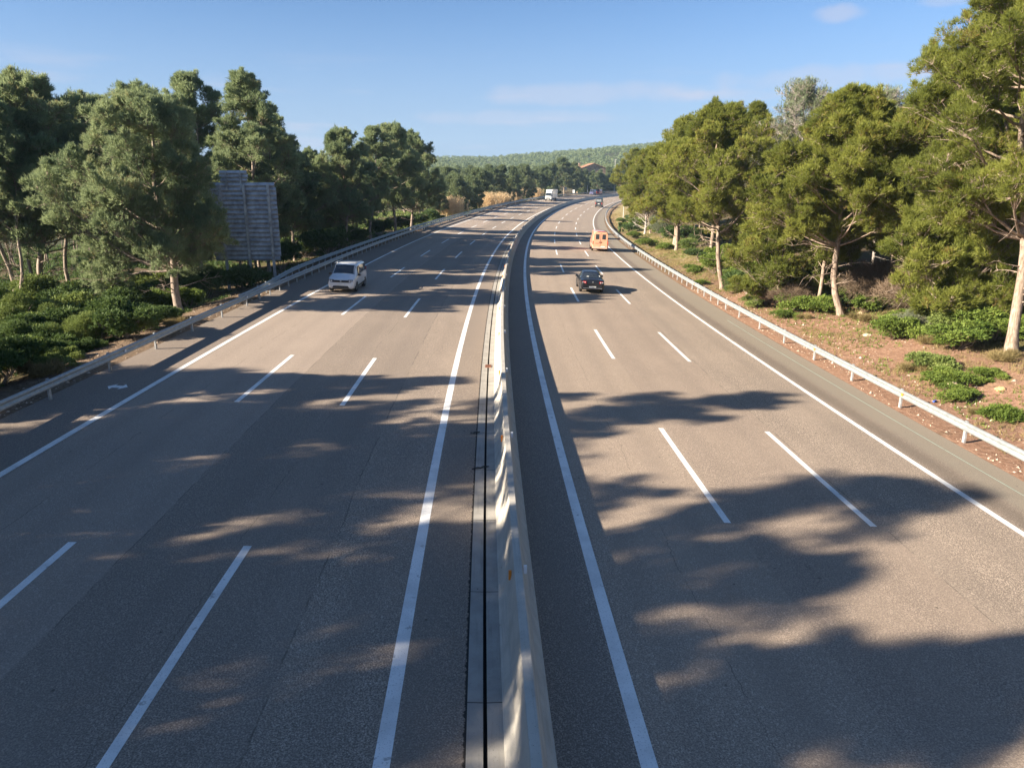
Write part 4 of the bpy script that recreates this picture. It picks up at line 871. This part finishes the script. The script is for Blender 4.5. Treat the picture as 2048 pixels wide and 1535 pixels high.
# ------------------------------------------------------------------ big road sign seen from behind
def big_sign():
    y = 54.0; xr, xl = at_px(568, y)-.15, at_px(432, y); zt, zb_ = top_z(365, y), top_z(521, y)
    xc = (xl+xr)/2; t = thing('road_sign', 'large grey metal road sign seen from behind, half hidden by the big spreading pine', 'road sign', (xc, y, gz(xc, y)), 0)
    W_, H_ = xr-xl, zt-zb_; z0 = zb_-gz(xc, y); alu = plain('weathered aluminium', (.36, .39, .42), .5, .3, .3, 2.2)
    def slats(name, x0, x1, za, zb2, par):
        b = MB(); n = int(round((zb2-za)/.32)); hh = (zb2-za)/n
        for i in range(n):
            e = .16 if (i in (0, n-1)) else 0; zl = za+hh*i; a_, b2_ = x0+e/2, x1-e/2
            b.add([(a_, .0, zl+hh), (b2_, .0, zl+hh), (b2_, -.11, zl+hh*.42), (a_, -.11, zl+hh*.42), (b2_, -.02, zl), (a_, -.02, zl)], [(0, 3, 2, 1), (3, 5, 4, 2)])
            b.box(((a_+b2_)/2, .02, zl+hh/2), (b2_-a_, .02, hh-.002)); continue
            b.box(((x0+x1)/2, .015, zc), (x1-x0-e, .012, hh-.004)); b.box(((x0+x1)/2, -.035, za+hh*(i+1)-.022), (x1-x0-e, .10, .030)); b.box(((x0+x1)/2, -.02, za+hh*i+.016), (x1-x0-e, .06, .020)); b.box(((x0+x1)/2, -.082, za+hh*(i+1)-.05), (x1-x0-e, .006, .05))
        return b.build(name, alu, par)
    slats('panel', -W_/2, W_/2, z0, z0+H_, t); ztp = top_z(341, y)-gz(xc, y)
    slats('top_panel', at_px(455, y)-xc, at_px(512, y)-xc, z0+H_+.02, ztp, t)
    for u in (456, 503, 550):
        xx = at_px(u, y)-xc; b = MB(); b.box((xx, -.26, (z0+H_-.15)/2-.4), (.17, .014, z0+H_-.1+.8)).box((xx, -.125, (z0+H_-.15)/2-.4), (.17, .014, z0+H_-.1+.8)).box((xx, -.16, (z0+H_-.15)/2-.4), (.012, .19, z0+H_-.1+.8))
        b.build('post', alu, t)
    for u in (470, 498):
        b = MB(); b.box((at_px(u, y)-xc, -.16, z0+H_+.1), (.09, .06, 1.3)); b.build('bracket', alu, t)
big_sign()

# ------------------------------------------------------------------ vehicles (local +Y is the front, z=0 the road)
M_GLASS = plain('dark car glass', (.025, .032, .04), .06, 0, .05, 3, .8); M_TYRE = plain('tyre rubber', (.018, .018, .018), .8); M_RIM = plain('alloy rim', (.45, .46, .47), .3, .8)
M_BLACK = plain('black plastic', (.022, .022, .024), .55); M_RED = plain('red lamp glass', (.45, .015, .012), .12); M_LAMP = plain('clear lamp glass', (.72, .74, .76), .08, .2); M_PLATE = plain('number plate', (.75, .75, .70), .5)
def paintm(n, c, metal=.0): return plain(n, c, .35, metal, .05, 1.5, .4, .8 if max(c) > .2 else .35)
def pchip(x, xp, fp):
    xp = np.array(xp, float); fp = np.array(fp, float); h = np.diff(xp); d = np.diff(fp)/h; m = np.zeros(len(xp)); m[0], m[-1] = d[0], d[-1]
    for i in range(1, len(xp)-1): m[i] = 0 if d[i-1]*d[i] <= 0 else 2/(1/d[i-1]+1/d[i])
    i = np.clip(np.searchsorted(xp, x)-1, 0, len(h)-1); t = (x-xp[i])/h[i]
    return fp[i]*(2*t**3-3*t**2+1)+m[i]*h[i]*(t**3-2*t**2+t)+fp[i+1]*(-2*t**3+3*t**2)+m[i+1]*h[i]*(t**3-t**2)
class Body:
    """stations: (y, z_bottom, z_waist, z_top, half_width, half_width_top)"""
    def __init__(s, st): s.st = np.array(st, float)
    def at(s, y): return [float(pchip(np.array([y]), s.st[:, 0], s.st[:, c])[0]) for c in range(1, 6)]
    def sec(s, y):
        zb, zw, zt, w_, wt = s.at(y); k_ = min(1, (zt-zw)/.25)
        h = [(w_*.80, zb), (w_*.95, zb+.05), (w_, zb+.3*(zw-zb)), (w_*.995, zb+.72*(zw-zb)), (w_*.965, zw), (wt+(w_*.95-wt)*.12+.0, zt-.10*k_-.01), (wt*.93, zt-.028), (wt*.6, zt), (0, zt+.015)]
        return np.array([(a, z) for a, z in h]+[(-a, z) for a, z in h[-2::-1]])
    def surf(s, y, j):
        a = s.sec(y); i = int(min(max(math.floor(j), 0), 15)); f = j-i; p = a[i]*(1-f)+a[i+1]*f; return np.array([p[0], y, p[1]])
    def build(s, mt, par, name='body', n=46):
        ys = np.linspace(s.st[0, 0], s.st[-1, 0], n); ys = np.unique(np.concatenate([ys, s.st[:, 0]])); g = np.array([[(a, y, z) for a, z in s.sec(y)] for y in ys])
        b = MB(); b.sheet(g); k_ = 17
        for row, fl in ((g[0], 1), (g[-1], -1)):
            c = row.mean(0); v = np.vstack([row, c]); b.add(v, [((i, i+1, k_)[::fl]) for i in range(k_-1)]+[((k_-1, 0, k_)[::fl])])
        bot = [[(r_[0][0], r_[0][1], r_[0][2]), (r_[-1][0], r_[-1][1], r_[-1][2])] for r_ in g]; b.sheet(bot)
        o = b.build(name, mt, par, smooth_=True)
        try:
            m = o.data; m.set_sharp_from_angle(angle=R(50))
        except Exception: pass
        return o
    def panel(s, name, y0, y1, j0, j1, mt, par, off=.012, n=10, m=6, skew=0.):
        b = MB(); g = []
        for i in range(n+1):
            row = []
            for k_ in range(m+1):
                fj = k_/m; y = y0+(y1-y0)*i/n+skew*fj; j = j0+(j1-j0)*fj; p = s.surf(y, j); e = .02
                du = s.surf(min(y+e, s.st[-1, 0]), j)-s.surf(max(y-e, s.st[0, 0]), j); dv = s.surf(y, min(j+.05, 16))-s.surf(y, max(j-.05, 0)); nn = np.cross(dv, du); nn /= np.linalg.norm(nn)+1e-9
                if nn @ (p-np.array([0, p[1], .8])) < 0: nn = -nn
                row.append(p+nn*off)
            g.append(row)
        b.sheet(g); return b.build(name, mt, par, smooth_=True)
def wheel(par, x, y, r=.33, w_=.21):
    b = MB(); prof = [(r*.62, -w_/2), (r*.93, -w_/2), (r, -w_/2+.03), (r, w_/2-.03), (r*.93, w_/2), (r*.62, w_/2)]
    g = [[(x+z, y+rr*math.cos(a), r+rr*math.sin(a)) for rr, z in prof] for a in np.linspace(0, 2*math.pi, 29)]; b.sheet(g); wv = b.build('wheel', M_TYRE, par, smooth_=True)
    sx = 1 if x > 0 else -1; b = MB(); b.cyl((x+sx*w_*.30, y, r), r*.64, .03, 'x', 24)
    for k_ in range(5):
        a = k_*2*math.pi/5; b.box((x+sx*w_*.42, y+math.cos(a)*r*.33, r+math.sin(a)*r*.33), (.03, r*.5, .05), rx=a)
    b.build('rim', M_RIM, wv)
def arch(par, body, y, r, w_):
    b = MB()
    for sx in (1, -1):
        g = []
        for a in np.linspace(-.15, math.pi+.15, 18):
            g.append([(sx*(w_+.004), y+rr*math.cos(a), .33+rr*math.sin(a)) for rr in (r*.3, r)])
        b.sheet(g)
    b.build('wheel_arch', M_BLACK, par)
def place(root, s_, t_, flip=False):
    p = P(s_, t_, 0.012); th = float(th_at(s_)); root.location = tuple(p); roll = math.atan(SE); gr_ = float(np.interp(s_, ZN, ZV)*1e-2)
    m = Matrix.Rotation(-th, 4, 'Z') @ Matrix.Rotation(math.atan(gr_), 4, 'X') @ Matrix.Rotation(roll, 4, 'Y')
    if flip: m = m @ Matrix.Rotation(math.pi, 4, 'Z')
    root.rotation_euler = m.to_euler()
def mirrors(par, x, y, z, mt=M_BLACK):
    for sx in (1, -1):
        b = MB(); b.box((sx*(x+.10), y, z), (.20, .10, .15), taper=.8).box((sx*(x+.0), y-.01, z-.04), (.12, .05, .05)); b.build('wing_mirror', mt, par)

# white people carrier, coming towards the camera
t = thing('van', 'small white passenger van driving towards the camera in the left lane', 'van')
bd = Body([(-2.24, .42, 1.0, 1.05, .80, .70), (-2.20, .30, 1.08, 1.62, .88, .70), (-2.05, .25, 1.10, 1.76, .92, .74), (-1.2, .24, 1.10, 1.82, .93, .76), (0., .22, 1.08, 1.83, .93, .76), (.55, .22, 1.06, 1.79, .93, .74), (.95, .22, 1.04, 1.58, .93, .72), (1.45, .22, 1.02, 1.17, .925, .80), (1.75, .24, .98, 1.06, .91, .78), (2.1, .27, .86, .95, .87, .72), (2.22, .33, .72, .82, .80, .62), (2.25, .40, .62, .70, .70, .55)])
WH = paintm('white car paint', (.72, .74, .76)); bd.build(WH, t)
bd.panel('windscreen', .72, 1.38, 5.35, 10.65, M_GLASS, t)
for j0, j1 in ((4.1, 4.92), (11.9, 11.08)):
    bd.panel('side_window', -.15, .78, j0, j1, M_GLASS, t, skew=-.10); bd.panel('side_window', -1.2, -.25, j0, j1, M_GLASS, t); bd.panel('side_window', -2.0, -1.3, j0, j1, M_GLASS, t)
    bd.panel('door_seam', -.21, -.19, (j0 if j0 < 8 else 16-2.0)-(2.0 if j0 < 8 else -0.), j0, M_BLACK, t, off=.004, n=2)
    bd.panel('side_trim', -1.9, 1.9, 1.2 if j0 < 8 else 14.8, 1.9 if j0 < 8 else 14.1, M_BLACK, t, off=.01)
for y in (-1.42, 1.36):
    arch(t, bd, y, .39, .925)
    for sx in (1, -1): wheel(t, sx*.82, y)
b = MB(); b.box((0, 2.235, .78), (1.05, .05, .15)).box((0, 2.26, .74), (.5, .02, .03)); b.build('grille', M_BLACK, t)
b = MB(); b.box((0, 2.25, .40), (1.15, .04, .16), taper=.85); b.build('air_intake', M_BLACK, t)
MB().box((0, 2.265, .56), (.50, .02, .11)).build('number_plate', M_PLATE, t)
MB().cyl((0, 2.262, .80), .07, .02, 'y', 6).build('badge', M_RIM, t)
for sx in (1, -1):
    b = MB(); b.box((sx*.64, 2.145, .80), (.36, .20, .19), rz=-sx*.45, taper=.85); hl = b.build('headlight', plain('headlamp housing', (.16, .17, .19), .2), t); MB().cyl((sx*.60, 2.245, .80), .065, .05, 'y', 14).cyl((sx*.74, 2.18, .80), .055, .05, 'y', 14).build('lens', M_LAMP, hl)
    b = MB(); b.cyl((sx*.66, 2.19, .47), .09, .06, 'y', 14); b.build('fog_light', M_BLACK, t)
    MB().box((sx*.70, -.2, 1.86), (.035, 2.2, .03)).build('roof_rail', WH, t)
    MB().box((sx*.80, -2.22, 1.1), (.12, .05, .5)).build('tail_light', M_RED, t)
    MB().box((sx*.94, .0, .98), (.02, .18, .03)).build('door_handle', M_BLACK, t)
mirrors(t, .90, .95, 1.12); MB().tube([(0, -1.6, 1.83), (0, -1.72, 1.98)], [.008, .004], 5).build('aerial', M_BLACK, t)
place(t, 49.2+2.25, -10.45, True)

# black saloon, driving away
def saloon(label, colr, s_, t_, flip=False, name='car'):
    t = thing(name, label, 'car'); pm = paintm(label[:12], colr)
    bd = Body([(-2.38, .42, .74, .80, .72, .60), (-2.34, .30, .93, .98, .84, .66), (-2.2, .25, .97, 1.03, .88, .70), (-1.75, .22, .97, 1.06, .905, .70), (-1.05, .20, .96, 1.34, .91, .62), (-.6, .19, .95, 1.45, .91, .62), (.1, .19, .94, 1.47, .91, .63), (.55, .19, .93, 1.39, .91, .62), (1.22, .19, .92, 1.02, .905, .74), (1.7, .20, .86, .94, .90, .74), (2.15, .22, .72, .80, .86, .70), (2.34, .30, .60, .66, .76, .58), (2.38, .38, .55, .60, .70, .5)])
    bd.build(pm, t); bd.panel('rear_window', -1.68, -.98, 5.5, 10.5, M_GLASS, t); bd.panel('windscreen', .55, 1.15, 5.4, 10.6, M_GLASS, t)
    for j0, j1 in ((4.12, 4.95), (11.88, 11.05)):
        bd.panel('side_window', -.30, .62, j0, j1, M_GLASS, t, skew=-.05); bd.panel('side_window', -1.15, -.38, j0, j1, M_GLASS, t, skew=.08)
        bd.panel('door_seam', -.35, -.335, 2 if j0 < 8 else 14, j0, M_BLACK, t, off=.004, n=2)
    for y in (-1.36, 1.38):
        arch(t, bd, y, .38, .905)
        for sx in (1, -1): wheel(t, sx*.80, y)
    for sx in (1, -1):
        tl = MB().box((sx*.66, -2.33, .83), (.36, .08, .16), rz=sx*.22, taper=.9).build('tail_light', M_RED, t); MB().cyl((sx*.58, -2.385, .83), .045, .02, 'y', 14).build('lens', M_LAMP, tl); MB().cyl((sx*.74, -2.36, .83), .035, .02, 'y', 14).build('lens', M_LAMP, tl)
        MB().box((sx*.64, 2.24, .66), (.36, .14, .12), rz=-sx*.3, taper=.85).build('headlight', M_LAMP, t)
    MB().box((0, -2.395, .50), (.52, .02, .11)).build('number_plate', M_PLATE, t); MB().cyl((0, -2.385, .86), .055, .02, 'y', 18).build('badge', M_RIM, t)
    MB().box((0, -2.385, .40), (1.4, .03, .05)).build('bumper_strip', M_RIM, t)
    mirrors(t, .88, .62, .98, pm); place(t, s_, t_, flip)
    return t, bd
sal, sbd = saloon('glossy black saloon car driving away in the middle lane of the right carriageway', (.010, .011, .014), 54.1+2.38, 7.2)
sbd.panel('window_sticker', -1.42, -1.28, 6.0, 6.35, M_PLATE, sal, off=.018); sbd.panel('window_sticker', -1.5, -1.44, 8.6, 9.0, M_PLATE, sal, off=.018)

# orange high-roof van, driving away
t = thing('van', 'orange high-roofed van with two rear windows driving away near the right edge line', 'van')
OR = paintm('orange van paint', (.72, .35, .215)); PO = paintm('faded orange paint', (.62, .42, .33))
bd = Body([(-2.62, .40, 1.25, 2.20, .86, .66), (-2.60, .34, 1.28, 2.36, .95, .76), (-2.45, .30, 1.3, 2.42, 1.0, .80), (-1.0, .28, 1.3, 2.45, 1.01, .82), (.6, .28, 1.28, 2.44, 1.01, .82), (1.1, .28, 1.26, 2.30, 1.01, .80), (1.5, .28, 1.24, 1.95, 1.0, .78), (2.0, .28, 1.18, 1.40, .99, .80), (2.4, .30, 1.02, 1.12, .95, .76), (2.62, .36, .80, .90, .88, .66), (2.68, .44, .7, .78, .8, .6)])
bd.build(OR, t)
b = MB(); b.box((0, -2.632, 1.36), (.02, .02, 1.75)); b.build('door_gap', M_BLACK, t)
for sx in (1, -1):
    dr = MB().box((sx*.44, -2.622, 1.30), (.82, .03, 1.62)).build('rear_door', OR, t)
    MB().box((sx*.40, -2.645, 1.78), (.44, .02, .60), taper=.94).build('window', M_GLASS, dr)
    MB().box((sx*.13, -2.65, 1.12), (.05, .03, .16)).build('door_handle', M_BLACK, dr)
    MB().box((sx*.90, -2.58, 1.05), (.12, .10, .42)).build('tail_light', M_RED, t)
MB().box((-.42, -2.647, .98), (.42, .015, .05)).build('door_strip', M_BLACK, t)
MB().box((.1, -2.647, 1.10), (.16, .015, .10)).build('badge', plain('dark orange', (.45, .12, .03), .4), t)
MB().box((0, -2.66, .47), (1.75, .12, .20), taper=.95).build('bumper', PO, t); MB().box((.30, -2.73, .60), (.5, .02, .11)).build('number_plate', M_PLATE, t)
MB().box((0, -2.60, 2.40), (.9, .06, .05)).build('top_lamp_bar', M_RED, t)
bd.panel('windscreen', 1.2, 1.92, 5.4, 10.6, M_GLASS, t)
for j0, j1 in ((4.15, 4.85), (11.85, 11.15)):
    bd.panel('side_window', .55, 1.35, j0, j1-(0 if j0 < 8 else 0), M_GLASS, t, skew=-.1); bd.panel('door_seam', -.5, -.48, 1.5 if j0 < 8 else 14.5, j1, M_BLACK, t, off=.004, n=2)
for y in (-1.6, 1.65):
    arch(t, bd, y, .42, 1.0)
    for sx in (1, -1): wheel(t, sx*.88, y, .34, .22)
mirrors(t, 1.0, 1.45, 1.40); place(t, 91.3+2.6, 11.25)

# white box lorry, coming towards the camera
t = thing('lorry', 'white box lorry coming down the far left carriageway', 'lorry'); WL = paintm('white lorry paint', (.74, .74, .70))
MB().box((0, -3.3, 2.45), (2.5, 10.0, 2.9)).build('cargo_box', WL, t)
b = MB(); b.box((1.26, -3.3, 2.45), (.015, 9.4, .06)); [b.box((1.26, y, 2.45), (.015, .05, 2.7)) for y in np.arange(-7.9, 1.6, 1.2)]; b.build('box_ribs', PO, t)
bd = Body([(1.75, .45, 1.5, 2.75, 1.12, 1.02), (1.9, .42, 1.55, 2.85, 1.15, 1.05), (3.0, .42, 1.55, 2.80, 1.15, 1.02), (3.45, .42, 1.5, 2.3, 1.15, 1.05), (3.72, .44, 1.40, 1.62, 1.12, 1.04), (3.8, .5, 1.2, 1.35, 1.05, .95)])
bd.build(WL, t, 'cab'); bd.panel('windscreen', 3.02, 3.66, 5.3, 10.7, M_GLASS, t)
for j0, j1 in ((4.1, 4.9), (11.9, 11.1)): bd.panel('side_window', 2.3, 3.15, j0, j1, M_GLASS, t, skew=-.08)
b = MB(); b.box((0, 2.25, 3.2), (2.3, 1.0, 1.0), taper=.85); b.build('roof_fairing', WL, t)
MB().box((0, 3.80, 1.0), (1.5, .05, .35)).build('grille', M_BLACK, t); MB().box((0, 3.83, .58), (2.2, .14, .28)).build('bumper', M_BLACK, t); MB().box((0, 3.91, .58), (.5, .02, .11)).build('number_plate', M_PLATE, t)
for sx in (1, -1): MB().box((sx*.88, 3.79, .92), (.30, .08, .20)).build('headlight', M_LAMP, t)
MB().box((0, -2.6, .75), (.9, 10.0, .25)).build('chassis', M_BLACK, t)
for y in (-6.6, -5.2, 2.75):
    for sx in (1, -1): wheel(t, sx*1.02, y, .45, .28)
mirrors(t, 1.15, 3.3, 1.9); place(t, 267.5+3.8, -9.0, True)

# dark van, far right carriageway
t = thing('van', 'dark grey van driving away near the bend on the right carriageway', 'van'); DK = paintm('dark van paint', (.035, .038, .043))
bd = Body([(-2.6, .44, 1.35, 2.55, .92, .78), (-2.55, .36, 1.38, 2.66, 1.0, .88), (-1.0, .32, 1.38, 2.72, 1.05, .9), (.8, .3, 1.36, 2.68, 1.05, .9), (1.4, .3, 1.3, 2.2, 1.04, .86), (2.0, .3, 1.2, 1.45, 1.02, .86), (2.6, .4, .9, 1.0, .9, .7)]); bd.build(DK, t)
MB().box((0, -2.61, 1.95), (1.5, .03, .62), taper=.93).build('rear_window', plain('glass with painted sky', (.22, .25, .27), .15), t); MB().box((0, -2.68, .55), (1.9, .14, .24)).build('bumper', M_BLACK, t); MB().box((0, -2.62, 1.0), (.55, .03, .16)).build('number_plate', M_PLATE, t)  # pale glass colour stands in for sky reflected in the rear window
for sx in (1, -1):
    MB().box((sx*.88, -2.56, 1.15), (.16, .12, .45)).build('tail_light', M_RED, t)
    for y in (-1.6, 1.65): wheel(t, sx*.92, y, .36, .22)
mirrors(t, 1.05, 1.35, 1.45); t.scale = (1.08, 1, 1.08); place(t, 238.5+2.6, 11.7)
# two tiny vehicles at the head of the bend
def mini(label, colr, s_, t_, kind):
    t = thing(kind, label, 'van' if kind == 'van' else 'lorry'); pm = paintm(label[:14], colr)
    bd = Body([(-2.6, .4, 1.2, 2.2, .9, .8), (-2.5, .3, 1.3, 2.4, 1.0, .86), (.8, .28, 1.28, 2.42, 1.0, .86), (1.5, .28, 1.24, 1.95, 1.0, .82), (2.0, .28, 1.15, 1.38, .99, .84), (2.6, .36, .85, .95, .9, .7)]); bd.build(pm, t)
    bd.panel('windscreen', 1.15, 1.92, 5.4, 10.6, M_GLASS, t)
    for y in (-1.6, 1.7):
        for sx in (1, -1): wheel(t, sx*.88, y, .34, .22)
    for sx in (1, -1): MB().box((sx*.75, 2.56, .8), (.3, .06, .16)).build('headlight', M_LAMP, t)
    MB().box((0, 2.6, .62), (.9, .05, .2)).build('grille', M_BLACK, t); place(t, s_, t_, True)
mini('tiny lavender-grey van approaching at the head of the bend, far beyond the lorry', (.11, .11, .20), 352, -9.2, 'van')
mini('tiny red van following the lavender-grey one at the head of the bend', (.55, .06, .05), 364, -9.7, 'van')

# ------------------------------------------------------------------ farmhouse on the slope, poles and small signs
def house():
    x, y = 44.5, 425.; z = gz(x, y)-.5; t = thing('farmhouse', 'old stone farmhouse with a low tiled roof among the trees beyond the bend', 'house', (x, y, z), .25)
    wl = plain('rubble stone wall', (.36, .25, .17), .9, 0, .35, 1.2); tl = plain('clay roof tiles', (.40, .22, .14), .85, 0, .3, 3)
    ht = top_z(327, y)-z; he = ht-2.6
    b = MB(); b.box((0, 0, he/2), (15, 9, he)); g = [(-7.5, -4.5, he), (7.5, -4.5, he), (7.5, 4.5, he), (-7.5, 4.5, he), (0, -4.5, ht-.2), (0, 4.5, ht-.2)]; b.add(g, [(0, 1, 4), (2, 3, 5)]); b.build('wall', wl, t)
    rf = MB(); 
    for sx in (-1, 1):
        for k_ in range(24):
            y0 = -4.9+k_*.41; pts = [(sx*8.1, y0, he-.22), (0, y0, ht)]; rf.tube(pts, .17, 5)
        rf.add([(sx*8.1, -4.95, he-.28), (sx*8.1, 4.95, he-.28), (0, 4.95, ht-.05), (0, -4.95, ht-.05)], [(0, 1, 2, 3)])
    r_ = rf.build('roof', tl, t); MB().box((-6.6, 1, he+1.6), (.9, .8, 2.2)).box((-6.6, 1, he+2.8), (1.1, 1.0, .15)).build('chimney', wl, r_)
    for xx, zz in ((-4.5, he-1.6), (-.5, he-1.4), (3.5, he-1.6), (-4.5, he-4.3), (3.5, he-4.3)):
        w2 = MB().box((xx, -4.52, zz), (1.0, .08, 1.2)).build('window', M_BLACK, t); MB().box((xx, -4.56, zz-.68), (1.2, .12, .12)).build('sill', wl, w2)
    MB().box((-.5, -4.52, 1.3), (1.3, .08, 2.4)).build('door', plain('old wood door', (.12, .07, .04), .8), t)
house()
def pole(name, label, u, y, vt, r0, arm=False, m=None):
    y = clear_y(u, y, 17); x = at_px(u, y); z = gz(x, y); h = top_z(vt, y)-z; t = thing(name, label, 'pole', (x, y, z))
    MB().tube([(0, 0, -.3), (0, 0, h)], [r0, r0*.6], 8).build('pole', m or plain('pale concrete pole', (.55, .54, .50), .8), t)
    if arm: MB().box((0, 0, h-.4), (1.7, .12, .12)).build('crossarm', M_POST, t); MB().tube([(-.7, 0, h-.3), (-.7, 0, h-.1)], .06, 6).tube([(.7, 0, h-.3), (.7, 0, h-.1)], .06, 6).build('insulator', M_PLATE, t)
pole('utility_pole', 'pale utility pole standing in the wood right of the farmhouse', 1228, 330, 318, .16, True)
pole('utility_pole', 'pale utility pole high on the wooded slope above the bend', 1257, 300, 300, .17, True)
def small_sign(label, u, y, vt, vb, wd, cc, shape='rect'):
    y = clear_y(u, y, 15.9); x = at_px(u, y); z = gz(x, y); zt, zb2 = top_z(vt, y)-z, top_z(vb, y)-z; t = thing('road_sign', label, 'road sign', (x, y, z))
    MB().tube([(0, .05, -.2), (0, .05, zt-.05)], [.05, .05], 8).build('post', M_POST, t)
    b = MB()
    if shape == 'rect': b.box((0, 0, (zt+zb2)/2), (wd, .04, zt-zb2))
    else: b.cyl((0, 0, (zt+zb2)/2), wd/2, .04, 'y', 20)
    b.build('sign_plate', plain('sign plate '+str(u), cc, .5), t)
small_sign('small white roadside sign on a post beyond the lorry', 1147, 300, 379.5, 386, 1.0, (.75, .76, .76))
small_sign('small pale sign on a thin grey post beside the road, right of the lorry', 1131, 290, 374, 379, .9, (.45, .46, .47))
pole('lamp_post', 'short white post standing by the far left verge near the tiny vehicles', 1174.5, 345, 370, .14, False, plain('white post paint', (.7, .7, .7), .5))
pole('marker_post', 'thin pale post behind the right guard rail near the round-headed pine', 1247, 170, 400, .09)

# scraps lying in the gutter and on the lanes
def scrap(label, s_, t_, L, seed):
    r = np.random.default_rng(seed); b = MB(); n = 7; g_ = []
    for i in range(n):
        q = i/(n-1); x = (q-.5)*L; wd = .03*(1-abs(q-.5))*r.uniform(.6, 1.5); z = .012+.03*abs(math.sin(q*7+seed)); g_.append([(x, -wd+r.normal(0, .01), z), (x, wd, z+.02*r.random()), (x, wd, z-.008), (x, -wd, z-.008)])
    b.sheet(g_); o = b.build('rubber_scrap', M_TYRE, None, label=label, category='litter'); o.location = P(s_, t_, .01); o.rotation_euler = (0, 0, r.uniform(-.4, .4))
scrap('torn black rubber scrap lying across the drain strip, nearer to the camera', 18.7, -.12, .5, 3)
scrap('small black rubber scrap at the left edge of the drain strip, further from the camera', 21.6, -.33, .3, 4)

# ------------------------------------------------------------------ air
hz = MB(); hz.box((300, 700, 44), (4200, 1700, 120)); 
hm = bpy.data.materials.new('haze'); hm.use_nodes = True; hm.node_tree.nodes.clear()
ho = hm.node_tree.nodes.new('ShaderNodeOutputMaterial'); hv = hm.node_tree.nodes.new('ShaderNodeVolumePrincipled'); hm.node_tree.links.new(hv.outputs[0], ho.inputs['Volume'])
hv.inputs['Color'].default_value = (.50, .74, 1, 1); hv.inputs['Density'].default_value = 0.00014; hv.inputs['Anisotropy'].default_value = 0.0
hz.build('haze', hm, None, kind='stuff', label='thin blue air between the camera and the far wooded hill', category='haze')
